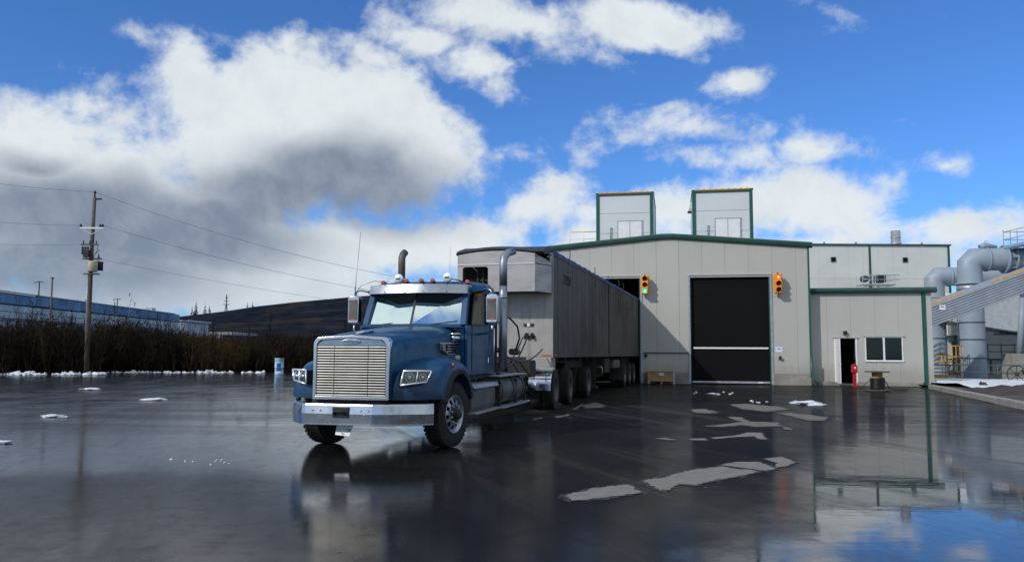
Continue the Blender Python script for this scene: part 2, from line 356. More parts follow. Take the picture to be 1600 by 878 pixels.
def text(name, body, size, m, parent, mtx, ext=.002, space=1.0):
    cu = bpy.data.curves.new(name, 'FONT'); cu.body = body; cu.size = size; cu.extrude = ext; cu.align_x = 'CENTER'; cu.align_y = 'CENTER'; cu.space_character = space
    t = bpy.data.objects.new(name, cu); COL.objects.link(t)
    dg = bpy.context.evaluated_depsgraph_get(); me = bpy.data.meshes.new_from_object(t.evaluated_get(dg))
    bpy.data.objects.remove(t); me.materials.clear(); me.materials.append(m)
    o = bpy.data.objects.new(name, me); COL.objects.link(o); o.parent = parent; o.matrix_local = mtx
    return o
FACE = Matrix.Rotation(R(90), 4, 'X')       # text standing up and facing -Y
# ================================================================== PART2
# ------------------------------------------------------------------ ground
g = MB(); g.add([(-6000, -300, -.06), (6000, -300, -.06), (6000, 9000, -.06), (-6000, 9000, -.06)], [(0, 1, 2, 3)])
struct(g.build('ground', earth))
lot = [(-60, -30), (9.6, -30), (9.6, 9), (13.75, 20.9), (18.75, 36.0), (22, 42), (22, 80), (-2, 80), (-10, 62), (-16.5, 57.8), (-21, 53.2), (-26.5, 50.3), (-30.5, 48.6), (-60, 38)]
g = MB(); g.add([(x, y, 0) for x, y in lot], [tuple(range(len(lot)))]); struct(g.build('asphalt_lot', asph))
# dried patches: thin sheets 4 mm above the wet asphalt, ragged outlines
def ragged(pts, amp, step):
    out = []; n = len(pts)
    for i in range(n):
        a = Vector(pts[i]); b = Vector(pts[(i+1) % n]); L = (b-a).length; k = max(1, int(L/step)); nn = Vector((-(b-a).y, (b-a).x)).normalized()
        for j in range(k):
            p = a.lerp(b, j/k)+nn*random.uniform(-amp, amp)*(1 if j else .4)+ (b-a).normalized()*random.uniform(-amp, amp)*.5
            out.append(p)
    return out
damprim = mat('damp asphalt rim', (.035, .034, .033), .55, 0, .3, 6, dirt=(.10, .098, .09), dscale=14, damt=.8, bump=.5, bscale=120, spec=.3)
def patch(px, m, amp=.03, step=.05, z=.004):
    pts = []
    for x, y in px:
        d = fw+(x-800)/F*rt-(y-439)/F*up; t = -EYE/d.z; pts.append((d.x*t, d.y*t))
    r_ = ragged(pts, amp, step)
    c_ = sum((Vector(p) for p in pts), Vector((0, 0)))/len(pts)
    h_ = ragged([tuple(Vector(p)+(Vector(p)-c_).normalized()*amp*2.2) for p in pts], amp*1.6, step*.6)
    g = MB(); g.add([(p.x, p.y, z) for p in h_], [tuple(range(len(h_)))]); struct(g.build('damp_rim', damprim))
    g = MB(); g.add([(p.x, p.y, z+.004) for p in r_], [tuple(range(len(r_)))])
    for k in range(int(len(r_)*.35)):
        q = random.choice(h_); o_ = Vector((random.uniform(-1, 1), random.uniform(-1, 1)))*amp*2.5; s2 = amp*random.uniform(.15, .6)
        g.add([(q.x+o_.x+s2*random.uniform(.6, 1.4)*math.cos(a), q.y+o_.y+s2*random.uniform(.5, 1.2)*math.sin(a), z+.004) for a in (0, 1.1, 2.2, 3.3, 4.5, 5.4)], [(0, 1, 2, 3, 4, 5)])
    o = g.build('dry_patch', m); struct(o)
    return o
patch([(884,776),(893,770),(915,768),(928,763),(982,757),(1001,770),(950,778),(893,783)], dryasph)
patch([(1004,751),(1045,745),(1052,741),(1085,734),(1130,729),(1150,733),(1172,734),(1186,737),(1168,742),(1110,752),(1090,759),(1060,756),(1050,765),(1032,767)], dryasph)
patch([(1125,727),(1150,722),(1185,722),(1200,727),(1213,733),(1196,736),(1160,731)], dryasph, .02)
patch([(1194,717),(1222,714),(1243,723),(1226,729),(1212,731),(1215,724)], dryasph, .02)
patch([(1110,684),(1148,681),(1168,676),(1190,676),(1193,682),(1199,687),(1186,686),(1178,682),(1150,683),(1118,686)], dryasph, .02)
patch([(1076,686),(1102,685),(1105,688),(1080,688)], dryasph, .02)
patch([(1024,685),(1040,684),(1058,688),(1044,688)], dryedge, .02)
patch([(1100,666),(1140,662),(1160,659),(1140,654),(1136,651),(1158,652),(1172,659),(1215,660),(1220,666),(1180,667),(1160,664),(1130,667)], dryedge, .04, .14)
patch([(1222,667),(1232,668),(1240,672),(1226,671)], dryedge, .02)
patch([(1142,632),(1165,631),(1220,636),(1232,640),(1195,643),(1160,639)], dryedge, .06, .2)
patch([(1216,646),(1232,645),(1262,648),(1292,652),(1290,657),(1262,657),(1240,651)], dryedge, .05, .18)
patch([(1080,640),(1100,639),(1122,644),(1110,646),(1088,645)], dryedge, .05, .18)
patch([(912,634),(930,629),(946,634),(938,637),(915,638)], dryedge, .05, .15)
patch([(893,640),(908,632),(913,632),(900,640)], dryedge, .03, .1)
patch([(866,651),(888,647),(890,649),(872,653)], dryedge, .02, .1)
patch([(832,655),(846,652),(848,653),(835,656)], dryedge, .02, .1)

# raised verge to the right of the kerb
kx = [(9.45, -2), (9.6, 9), (13.75, 20.9), (18.75, 36.0)]
g = MB(); vx = [(9.65, -6), (9.8, 9), (13.95, 20.9), (18.9, 35.9), (19.6, 37.1), (19.7, 70), (300, 70), (300, -6)]
g.add([(x, y, .10) for x, y in vx], [tuple(range(len(vx)))]); struct(g.build('earth_verge', earth))
kerb = thing('concrete_kerb', 'weathered concrete kerb along the right edge of the wet lot, leading to the low annex', 'kerb', (13.75, 20.9, 0))
def kerbs(p, q, n):
    p = Vector(p); q = Vector(q)
    for i in range(n):
        a = p.lerp(q, i/n); b = p.lerp(q, (i+1)/n); d = (b-a).normalized()
        m = MB().bar((a.x-13.75+d.x*.01, a.y-20.9+d.y*.01, .095), (b.x-13.75-d.x*.01, b.y-20.9-d.y*.01, .095), .26+random.uniform(-.01, .01), .21+random.uniform(-.015, .015))
        m.build('kerb_stone', concrete, kerb, bevel=.03, seg=2)
kerbs((9.6, 3, 0), (9.72, 9, 0), 3); kerbs((9.72, 9, 0), (13.85, 20.9, 0), 5); kerbs((13.85, 20.9, 0), (18.75, 36.0, 0), 7)

def lump(c, sx, sy, sz, m, name, sub=3, amp=.35, mb=None):
    bm = bmesh.new(); bmesh.ops.create_icosphere(bm, subdivisions=sub, radius=1)
    from mathutils import noise
    off = Vector((random.uniform(0, 99), random.uniform(0, 99), 0)); vs = []
    for v in bm.verts:
        k = 1+amp*noise.noise(v.co*1.6+off)+amp*.5*noise.noise(v.co*4+off)
        p = v.co*k; vs.append((c[0]+p.x*sx, c[1]+p.y*sy, c[2]+p.z*sz))
    fs = [tuple(l.vert.index for l in f.loops) for f in bm.faces]; bm.free()
    if mb is not None: mb.add(vs, fs, True); return
    return MB().add(vs, fs, True).build(name, m)
# snow field, mud heap on the right
from mathutils import noise as NZ
def field(name, m, poly, h, fn, z=.11, n=46):
    xs = [p[0] for p in poly]; ys = [p[1] for p in poly]; x0, x1, y0, y1 = min(xs), max(xs), min(ys), max(ys)
    mb = MB(); vs = []
    for j in range(n+1):
        for i in range(n+1):
            x = x0+(x1-x0)*i/n; y = y0+(y1-y0)*j/n; vs.append((x, y, z+fn(x, y)))
    fs = [(j*(n+1)+i, j*(n+1)+i+1, (j+1)*(n+1)+i+1, (j+1)*(n+1)+i) for j in range(n) for i in range(n)]
    return struct(mb.add(vs, fs, True).build(name, m))
def snowf(x, y):
    e = min(1, (y-29.5-.10*(x-17))/3.5, (47-y)/3, (x-16.2)/1.5)
    e = min(e, (y-33.3+.9*NZ.noise(Vector((x*.4, y*.3, 0))))/2) if x > 19.6 else e
    if x < 13.75+(y-20.9)*.331+.35: return -.6
    return (-.06+.20*max(-.5, e)+.05*NZ.noise(Vector((x*.5, y*.5, 3)))+.03*NZ.noise(Vector((x*2, y*2, 3))))
field('snow_field', snow, [(19.72, 33), (60, 33), (60, 47), (19.72, 47)], 0, snowf)
def mudf(x, y):
    if x < 13.75+(y-20.9)*.331+.25: return -.6
    r_ = 1-(((x-22.3)/6.6)**2+((y-30.5)/3.4)**2)
    return -.05+.36*max(-.1, r_)*(.8+.5*NZ.noise(Vector((x*.6, y*.6, 1))))+.10*NZ.noise(Vector((x*2.2, y*2.2, 0)))
field('mud_mound', mud, [(15.9, 26.5), (31, 26.5), (31, 36), (15.9, 36)], 0, mudf, n=70)
def strip(x0, x1, y0, y1, h, s):
    def fn(x, y):
        e = min((x-x0)/.6, (x1-x)/.6, (y-y0)/.25, (y1-y)/.25, 1)
        return -.08+h*max(-.3, e)*(1+.5*NZ.noise(Vector((x*1.5, y*3, s))))
    return fn
for i, (x0, x1, y0, y1, h) in enumerate([(16.0, 20.5, 23.9, 24.8, .17), (14.9, 18, 21.5, 22.1, .15)]):
    o = field('snow_drift', snow, [(x0, y0), (x1, y1), (x0, y1), (x1, y0)], 0, strip(x0, x1, y0, y1, h, i), n=24); del o['kind']
    tag(o, ['thin snow drift lying on the mud mound behind the kerb', 'lower thin snow drift just behind the near kerb stones'][i], 'snow drift', 'snow drifts by the kerb')
# small snow clumps on the lot
for i, (px, py, s, lb) in enumerate([(84, 651, .22, 'small snow clump on the left of the open lot, largest of the pair'), (100, 652, .10, 'tiny snow clump just right of the larger one on the left lot'),
    (243, 625, .30, 'flat snow clump on the lot right of the power pole'), (3, 692, .13, 'snow clump at the extreme left edge of the lot'),
    (142, 609, .32, 'flat snow clump near the foot of the power pole'), (1262, 631, .40, 'white snow clump on wet asphalt in front of the annex corner'),
    (1276, 633, .25, 'smaller snow clump at the right end of the white clump before the annex'), (1115, 616, .22, 'little snow clump on the asphalt before the black closed door')]):
    d = fw+(px-800)/F*rt-(py-439)/F*up; t = -EYE/d.z
    o = lump((0, 0, 0), s, s*.8, s*.16, snow, 'snow_clump', 3, .9); o.location = (d.x*t, d.y*t, .02)
    tag(o, lb, 'snow', 'snow clumps on the lot')
for k in range(26):
    px, py = random.choice([(300+random.uniform(-40, 60), 722+random.uniform(-5, 4)), (1225+random.uniform(-60, 30), 628+random.uniform(-3, 4)), (1090+random.uniform(-8, 60), 613+random.uniform(-1, 3))])
    d = fw+(px-800)/F*rt-(py-439)/F*up; t = -EYE/d.z; s = (.012*d.y*t*.25+.01)*random.uniform(.3, .7)
    o = lump((0, 0, 0), s, s*.8, s*.4, snow, 'ice_crumb', 2, .8); o.location = (d.x*t, d.y*t, .005)
    tag(o, 'tiny crumb of ice or snow on the wet asphalt', 'ice', 'ice crumbs on the asphalt')

# ------------------------------------------------------------------ loading shed
BT = R(11.5); BO = (14.66, 39.36, 0)
def blocal(u, d, z): c, s = math.cos(BT), math.sin(BT); return (BO[0]+u*c+d*s, BO[1]-u*s+d*c, z)
shed = thing('loading_shed', 'large grey metal-panelled loading shed with two tall doors and a low green-edged gable roof', 'building', BO, -BT)
UL, UR, RIDGE = -13.7, 0.0, -6.85
def roofz(u): return 7.62-(abs(u-RIDGE))*.088 if abs(u-RIDGE) > .6 else 7.62-.6*.088+.03*(1-(abs(u-RIDGE)/.6)**2)
D1 = (-12.15, -8.24); D2 = (-5.73, -1.86); DH = 5.36
def vpanel(parent, a, b, z0, z1f, y0=0.0, th=.12, m=panel, ga=.0035, gb=.0035):
    fn = lambda u, v, t: (u, t, v)
    MB().prism([(a+ga, z0), (b-gb, z0), (b-gb, z1f(b)), (a+ga, z1f(a))], fn, y0, y0+th).build('wall_panel', m, parent)
cuts = sorted(set([UL]+[-7.41+1.137*k for k in range(-5, 7)]+[UR]))
BASEZ = .55
for a, b in zip(cuts, cuts[1:]):
    if b-a < .05: continue
    pts = [a]+[e for e in (D1[0], D1[1], D2[0], D2[1]) if a+.03 < e < b-.03]+[b]
    for p, q in zip(pts, pts[1:]):
        c = (p+q)/2; indoor = D1[0] < c < D1[1] or D2[0] < c < D2[1]
        if p < RIDGE < q:
            for p2, q2 in ((p, RIDGE), (RIDGE, q)): pass
            fn = lambda u, v, t: (u, t, v)
            z0 = BASEZ
            MB().prism([(p+.006, z0), (q-.006, z0), (q-.006, roofz(q)-.1), (RIDGE, 7.5), (p+.006, roofz(p)-.1)], fn, 0, .12).build('wall_panel', panel, shed)
        else:
            vpanel(shed, p, q, DH if indoor else BASEZ, lambda u: roofz(u)-.12, ga=.0035 if p == a else .0003, gb=.0035 if q == b else .0003)
for a, b in ((UL, D1[0]), (D1[1], D2[0]), (D2[1], UR)):
    box('plinth', concrete, shed, a+.003, b-.003, -.03, .2, -.05, BASEZ-.01, bevel=.01)
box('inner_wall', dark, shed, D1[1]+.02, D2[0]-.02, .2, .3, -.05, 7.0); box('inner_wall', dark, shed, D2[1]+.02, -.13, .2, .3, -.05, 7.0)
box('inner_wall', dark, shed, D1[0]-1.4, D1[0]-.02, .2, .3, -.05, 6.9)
DEP = 26
for u0, u1 in ((UL, UL+.12), (UR-.12, UR)):
    box('side_wall', panel, shed, u0, u1, .122, DEP, 0, roofz(UL)-.072)
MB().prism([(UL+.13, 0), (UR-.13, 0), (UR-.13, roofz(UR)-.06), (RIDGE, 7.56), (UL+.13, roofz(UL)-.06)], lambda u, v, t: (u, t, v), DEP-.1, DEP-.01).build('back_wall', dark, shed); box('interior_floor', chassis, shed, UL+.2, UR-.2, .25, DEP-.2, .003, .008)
# roof with a swept green edge
rp = [(UL-.22, roofz(UL-.22)), (RIDGE-.9, roofz(RIDGE-.9)), (RIDGE-.3, roofz(RIDGE-.3)), (RIDGE+.3, roofz(RIDGE+.3)), (RIDGE+.9, roofz(RIDGE+.9)), (UR+.2, roofz(UR+.2))]
MB().prism(rp+[(u, z-.08) for u, z in rp[::-1]], lambda u, v, t: (u, t, v), .0, DEP).build('roof', greend, shed)
rings = []
for u, z in rp:
    rings.append([(u, -.16, z-.20), (u, -.18, z-.04), (u, -.12, z+.03), (u, .05, z+.05), (u, .05, z-.22), (u, -.02, z-.26)])
MB().loft(rings, smooth=False).build('roof_edge_gutter', greend, shed, bevel=.02)
box('corner_trim', green, shed, UR-.04, UR+.05, -.03, .10, .40, roofz(UR)-.25, bevel=.008)
tube('downpipe', green, shed, [(UR+.02, -.07, 1.4), (UR+.02, -.07, .6), (UR+.08, -.12, .35), (UR+.28, -.28, .08)], .07, 10)
# door trims
for (a, b) in (D1, D2):
    box('door_trim', galv, shed, a-.10, a-.005, -.035, .05, .02, DH+.08, bevel=.006); box('door_trim', galv, shed, b+.005, b+.11, -.035, .05, .02, DH+.08, bevel=.006)
    box('door_header', panel, shed, a-.10, b+.10, -.045, .06, DH+.09, DH+.17, bevel=.006)
    box('door_jamb', green, shed, b-.05, b+.004, -.01, .22, .02, DH); box('door_jamb', dark, shed, a-.004, a+.05, .0, .22, .02, DH)
# closed roll-up curtain
dr = MB(); rows = 14
dr2 = MB().box(D2[0]+.052, D2[1]-.052, .17, .20, .16, DH); rd = dr2.build('roll_up_door', doorm, shed)
for k in range(10):
    z = .18+k*.53; box('door_slat', doorm, rd, D2[0]+.056, D2[1]-.056, .155, .172, z, z+.527)
box('stiffener_bar', white, rd, D2[0]+.12, D2[1]-.10, .10, .15, 1.75, 1.84, bevel=.01)
box('bottom_bar', galv, rd, D2[0]+.056, D2[1]-.056, .10, .21, .05, .15, bevel=.01)
box('bar_label', white, rd, D2[1]-.65, D2[1]-.40, .085, .097, .07, .13)
box('wall_rail', greend, shed, D1[1]+.12, D2[0]-.11, -.05, -.003, 1.52, 1.57, bevel=.006)
# raised open door curtain edge in the left door
box('raised_door', doorm, shed, D1[0]+.06, D1[1]-.06, .25, .45, DH-.10, DH+.2)

# wall things
def valve(u, z, lb):
    t = thing('wall_hydrant_valve', lb, 'valve', blocal(u, 0, z), -BT, 'valves on the shed wall')
    MB().box(-.06, .06, -.05, -.002, -.09, .06).build('body', galv, t, bevel=.02)
    MB().tube([(0, -.05, -.02), (0, -.16, -.04)], .03, 8).build('spout', blackp, t)
    MB().lathe([(0, -.02), (.08, -.02), (.08, 0), (0, 0)], Matrix.Translation((.02, -.14, .03)) @ Matrix.Rotation(R(90), 4, 'Z'), 12).build('hand_wheel', cable, t)
valve(-7.98, 1.38, 'small grey wall valve below the green rail between the two tall doors')
valve(-1.47, 1.32, 'small grey wall valve below the white notice right of the black door')
n_ = thing('paper_notice', 'small white and blue notice on the wall right of the black door', 'notice', blocal(-1.48, 0, 1.74), -BT)
box('sheet', paper, n_, -.17, .17, -.012, -.002, -.13, .13, bevel=.004); box('printed_mark', lredc if False else red, n_, -.07, .01, -.016, -.0125, .01, .06); box('printed_line', tarpblue, n_, .02, .10, -.016, -.0125, .02, .05)
def signal(u, ztop, lit, lb):
    t = thing('traffic_light', lb, 'traffic light', blocal(u, 0, ztop), -BT, 'traffic lights beside the shed doors')
    MB().box(-.16, .16, -.50, -.26, -.93, 0).build('housing', sigy, t, bevel=.02)
    MB().box(-.20, .20, -.26, -.245, -.95, .02).build('backplate', sigy, t, bevel=.004)
    MB().tube([(0, -.33, -.93), (0, -.33, -1.02), (0, -.15, -1.06), (0, -.002, -1.06)], .025, 8).build('bracket', blackp, t)
    MB().tube([(0, -.33, 0), (0, -.33, .06), (0, -.002, .06)], .025, 8).build('bracket', blackp, t)
    for i in range(3):
        z = -.155-.31*i; on = (i == lit)
        X = Matrix.Translation((0, -.5, z)) @ Matrix.Rotation(R(-90), 4, 'Z')
        mm = (lred if i == 0 else lgreen) if on else blackp
        l = MB().lathe([(.0, .03), (.06, .026), (.105, .01), (.115, 0)], X, 20).build('lens', mm, t)
        if on: MB().lathe([(0, .045), (.03, .042), (.05, .03)], X, 14).build('bright_core', lredc if i == 0 else lgreenc, l)
        v = MB(); n = 14
        for (r0) in (.128,):
            ring0 = []; ring1 = []
            for k in range(n+1):
                an = R(-35)+R(250)*k/n; ln = .20*(.45+.55*max(0, math.sin(an)) if math.sin(an) > 0 else .45)
                ring0.append((r0*math.cos(an), -.498, z+r0*math.sin(an))); ring1.append((r0*math.cos(an), -.498-ln, z+r0*math.sin(an)))
            v.add(ring0+ring1, [(k, k+1, n+2+k, n+1+k) for k in range(n)], True)
        vo = v.build('visor', sigy if not on else sigy, t, fix=False); so_ = vo.modifiers.new('thickness', 'SOLIDIFY'); so_.thickness = .008
signal(-7.98, 5.44, 2, 'yellow traffic light showing green, between the truck door and the black door')
signal(-1.49, 5.44, 0, 'yellow traffic light showing red, right of the closed black door')
# crate
cr = thing('wooden_crate', 'low wooden crate with a white label standing by the wall between the two tall doors', 'crate', blocal(-7.2, -.45, 0), -BT)
for i in range(3): box('board', wood, cr, -.64, .64, -.30, -.275, .13+i*.155, .278+i*.155, bevel=.004)
for i in range(3): box('board', wood, cr, -.64, .64, .275, .30, .13+i*.155, .278+i*.155, bevel=.004)
for s in (-1, 1):
    box('side_panel', wood, cr, s*.655-.012, s*.655+.012, -.27, .27, .13, .59, bevel=.004)
    box('corner_post', galv if s > 0 else wood, cr, s*.62-.05, s*.62+.05, -.33, -.302, .0, .60, bevel=.004)
for x in (-.6, 0, .6): box('skid', wood, cr, x-.045, x+.045, -.29, .29, 0, .12, bevel=.004)
box('lid', wood, cr, -.69, .69, -.33, .33, .601, .625, bevel=.005); box('label', paper, cr, -.12, .12, -.305, -.3005, .43, .55)

# ------------------------------------------------------------------ roof houses
def house(u0, u1, lb, side):
    y0 = .6; zt = 9.93; zb = roofz((u0+u1)/2)-.3
    t = thing('roof_house', lb, 'roof house', blocal(u0, y0, 7.2), -BT, 'tall white vent houses on the shed roof')
    k = -7.2; wd = u1-u0; dep = 5.0
    for i in range(3):
        z0 = max(zb, zt-1.06*(i+1))+k; z1 = zt-1.06*i-.012+k
        if z0 < z1-.1: box('wall_panel', panelw, t, .09, wd-.09, .02, .12, z0, z1, bevel=.008)
    box('wall_panel', panelw, t, 0, .1, .13, dep, zb+k, zt+k-.02); box('wall_panel', panelw, t, wd-.1, wd, .13, dep, zb+k, zt+k-.02)
    box('wall_panel', panelw, t, .11, wd-.11, dep-.1, dep, zb+k, zt+k-.02)
    for x in (0, wd-.15): box('corner_trim', green, t, x-.02, x+.15, -.03, .14, zb+k, zt+k+.02, bevel=.01)
    box('corner_trim', greend, t, wd-.02, wd+.03, dep-.1, dep+.02, zb+k, zt+k, bevel=.01)
    box('roof', greend, t, -.04, wd+.04, 0, dep+.04, zt+k+.003, zt+k+.05)
    box('roof_flashing', greend, t, .13, wd-.13, -.04, .0, zt+k-.10, zt+k-.01)
    r_ = box('roof_rail', yellow, t, .13, wd-.14, -.05, .03, zt+k-.005, zt+k+.055, bevel=.012)
    for i in range(9): box('rail_clip', yellow, r_, .25+i*(wd-.55)/8, .31+i*(wd-.55)/8, -.06, .0, zt+k+.05, zt+k+.085)
    for i in range(2):
        d = box('vent_door', white, t, 1.15+i*.62, 1.75+i*.62, -.015, .018, zb+k, 8.42+k, bevel=.008)
        box('door_edge', galv, d, 1.15+i*.62+.585, 1.15+i*.62+.6, -.02, -.0155, zb+k, 8.42+k)
    box('door_frame', galv, t, 1.09, 2.43, -.012, .018, 8.43+k, 8.48+k)
    for x in (1.09, 2.38): box('door_frame', galv, t, x, x+.05, -.012, .018, zb+k, 8.42+k)
    tube('vent_pipe', galv, t, [(.75, -.06, zb+k), (.75, -.06, 8.05+k), (.75, -.06, 8.12+k)], [.025, .025, .05])
    if side:
        box('lamp_arm', galv, t, -.20, 0, .1, .16, 8.95+k, 9.0+k); MB().prism([(-.22, 8.9), (-.04, 8.9), (-.04, 9.35), (-.10, 9.35)], lambda u, v, q: (u, q, v+k), .1, .3).build('side_hood', panelw, t)
        box('lamp', blackp, t, -.26, -.04, .06, .3, 8.80+k, 8.89+k, bevel=.01)
house(-10.52, -7.55, 'white roof house with yellow rail, the left one, just behind the shed gable', False)
house(-5.53, -2.52, 'right-hand white roof house with a lamp on its side, behind the shed gable', True)
rl = thing('roof_guardrail', 'small yellow and white guardrail on the shed roof left of the left roof house', 'railing', blocal(-12.0, 1.0, 7.2), -BT)
for x in (0, .75, 1.45): tube('post', white, rl, [(x, 0, -.1), (x, 0, .78)], .02, 6)
tube('top_rail', yellow, rl, [(0, 0, .78), (1.45, 0, .78)], .02, 6); tube('mid_rail', white, rl, [(0, 0, .4), (1.45, 0, .4)], .015, 6)

# ------------------------------------------------------------------ annex
ax = thing('annex_building', 'low flat-roofed grey annex with an open door and a two-pane window, right of the shed', 'building', blocal(0, .6, 0), -BT)
AW = 5.72; AZ = 4.58
DO = (1.27, 2.20, 2.30); WN = (2.63, 4.37, 1.20, 2.38)
cuts = [.05, .9, 2.0, 3.13, 4.21, 5.28]
for a, b in zip(cuts, cuts[1:]):
    pts = [a]+[e for e in (DO[0], DO[1], WN[0], WN[1]) if a+.02 < e < b-.02]+[b]
    for p, q in zip(pts, pts[1:]):
        c = (p+q)/2
        gk = dict(ga=.0035 if p == a else .0003, gb=.0035 if q == b else .0003)
        if DO[0] < c < DO[1]: vpanel(ax, p, q, DO[2], lambda u: AZ, **gk)
        elif WN[0] < c < WN[1]: vpanel(ax, p, q, .18, lambda u: WN[2], **gk); vpanel(ax, p, q, WN[3], lambda u: AZ, **gk)
        else: vpanel(ax, p, q, .18, lambda u: AZ, **gk)
vpanel(ax, 5.46, AW, .1, lambda u: AZ)
box('corner_trim', green, ax, 5.30, 5.46, -.035, .10, .06, AZ, bevel=.012)
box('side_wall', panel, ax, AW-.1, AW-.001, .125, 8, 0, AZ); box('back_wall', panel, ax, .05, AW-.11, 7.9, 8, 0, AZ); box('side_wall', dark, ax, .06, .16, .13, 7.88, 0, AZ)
box('plinth', concrete, ax, .05, DO[0]-.02, -.10, .14, -.05, .172, bevel=.02); box('plinth', concrete, ax, DO[1]+.02, 5.2, -.10, .14, -.05, .172, bevel=.02)
box('door_step', concrete, ax, DO[0]-.015, DO[1]+.015, -.25, .2, -.05, .09, bevel=.02)
box('roof', greend, ax, .05, AW+.15, .1, 8.1, AZ+.01, AZ+.08)
MB().loft([[(x, -.20, AZ-.03), (x, -.24, AZ+.08), (x, -.20, AZ+.20), (x, -.08, AZ+.22), (x, .2, AZ+.22), (x, .2, AZ+.0), (x, -.10, AZ-.06)] for x in (.052, AW+.22)], smooth=False).build('roof_edge_gutter', greend, ax, bevel=.02)
for i in range(40): pass
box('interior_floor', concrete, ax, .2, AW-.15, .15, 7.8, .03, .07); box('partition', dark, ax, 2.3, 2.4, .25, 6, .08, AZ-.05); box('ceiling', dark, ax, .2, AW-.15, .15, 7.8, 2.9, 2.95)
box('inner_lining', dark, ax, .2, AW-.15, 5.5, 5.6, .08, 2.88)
# door
for x0, x1 in ((DO[0]-.07, DO[0]+.0), (DO[1]-.0, DO[1]+.07)): box('door_frame', white, ax, x0, x1, -.03, .13, .1, DO[2]+.0, bevel=.005)
box('door_lintel', galv, ax, DO[0]-.13, DO[1]+.13, -.06, -.003, DO[2]+.005, DO[2]+.06, bevel=.006)
dl = box('open_door', white, ax, DO[0]+.0, DO[0]+.045, -.95, -.035, .11, DO[2]-.02, bevel=.004)
dh = MB().tube([(DO[0]+.05, -.85, 1.05), (DO[0]+.11, -.85, 1.05), (DO[0]+.11, -.73, 1.05)], .012, 8); dh.tube([(DO[0]-.005, -.85, 1.05), (DO[0]-.07, -.85, 1.05), (DO[0]-.07, -.73, 1.05)], .012, 8); dh.build('door_handle', galv, dl)
# window
wf = MB(); a, b, c, d = WN
for q in ((a, a+.05, c, d), (b-.05, b, c, d), (a+.05, b-.05, c, c+.05), (a+.05, b-.05, d-.03, d), ((a+b)/2-.04, (a+b)/2+.04, c+.05, d-.03)): wf.box(q[0], q[1], -.03, .10, q[2], q[3])
wo_ = wf.build('window', white, ax)
box('pane', glass, wo_, a+.05, (a+b)/2-.04, .02, .03, c+.05, d-.03); box('pane', glass, wo_, (a+b)/2+.04, b-.05, .04, .05, c+.05, d-.03)
box('window_head', galv, ax, a-.06, b+.10, -.055, -.003, d+.004, d+.04); box('window_sill', white, ax, a-.02, b+.02, -.06, -.031, c-.03, c+.012)
wl = thing('wall_lamp', 'small black wall lamp above the open annex door', 'lamp', blocal(1.72, .6, 2.57), -BT)
box('shade', blackp, wl, -.09, .09, -.16, -.01, -.09, .10, bevel=.03); box('mounting_plate', galv, wl, -.06, .06, -.01, -.001, -.06, .06)
lens_ = box('lens', galv, wl, -.05, .05, -.13, -.04, -.11, -.09)
# green equipment inside the annex window
gm = mat('green equipment paint', (.05, .30, .17), .4)
ce = thing('storage_cabinet', 'green cabinet standing inside the annex behind the right window pane', 'cabinet', blocal(3.95, 1.5, 0), -BT)
box('body', gm, ce, -.35, .40, 0, .5, .07, 1.75, bevel=.01); box('door_seam', blackp, ce, .02, .03, -.004, -.0005, .1, 1.7)
# red post
rp_ = thing('red_alarm_post', 'red post with a red call box standing beside the open annex door', 'post', (16.02, 37.6, 0), -BT)
box('post', red, rp_, -.07, .07, -.05, .05, 0, .80, bevel=.01); box('call_box', red, rp_, -.13, .13, -.12, .08, .66, 1.0, bevel=.03); box('white_plate', white, rp_, -.02, .05, -.126, -.121, .86, .94, bevel=.0)
MB().prism([(-.13, 1.0), (.13, 1.0), (.04, 1.08), (-.04, 1.08)], lambda u, v, t: (u, t, v), -.12, .08).build('box_cap', red, rp_, bevel=.01)
# cable reel
cr_ = thing('cable_reel', 'wooden cable reel standing on end before the annex window, half wound with black cable', 'cable reel', (15.31, 33.7, 0))
Z = Matrix.Rotation(R(-90), 4, 'Y')
for z in (.03, .80):
    MB().lathe([(0, z-.025), (.48, z-.025), (.49, z), (.48, z+.025), (0, z+.025)], Z, 36).build('flange', pole, cr_, sharp=40)
dr_ = MB(); 
for k in range(14):
    an = 2*math.pi*k/14; o_ = MB().bar((.20*math.cos(an), .20*math.sin(an), .056), (.20*math.cos(an), .20*math.sin(an), .774), .085, .02, (math.cos(an), math.sin(an), 0)); o_.build('stave', wood, cr_)
wnd = MB()
for k in range(9):
    z = .075+k*.052; ring = [((.265+.012*(k % 2))*math.cos(q*math.pi/14), (.265+.012*(k % 2))*math.sin(q*math.pi/14), z+.05*q/28) for q in range(29)]
    wnd.tube(ring, .028, 6)
wnd.build('wound_cable', cable, cr_)
tube('loose_cable', cable, cr_, [(.27, 0, .48), (.42, .1, .35), (.62, .3, .12), (.95, .6, .03), (1.5, .9, .025), (1.9, 1.3, .02)], .018, 6)
tube('loose_cable', cable, cr_, [(-.27, .05, .45), (-.42, .2, .30), (-.48, .4, .08), (-.7, .5, .02)], .012, 6)
rd_ = tube('steel_rod', galv, None, [(15.30, 33.6, .845), (15.66, 33.68, .95)], .015, 6); tag(rd_, 'short dark steel rod lying on top of the cable reel', 'rod')

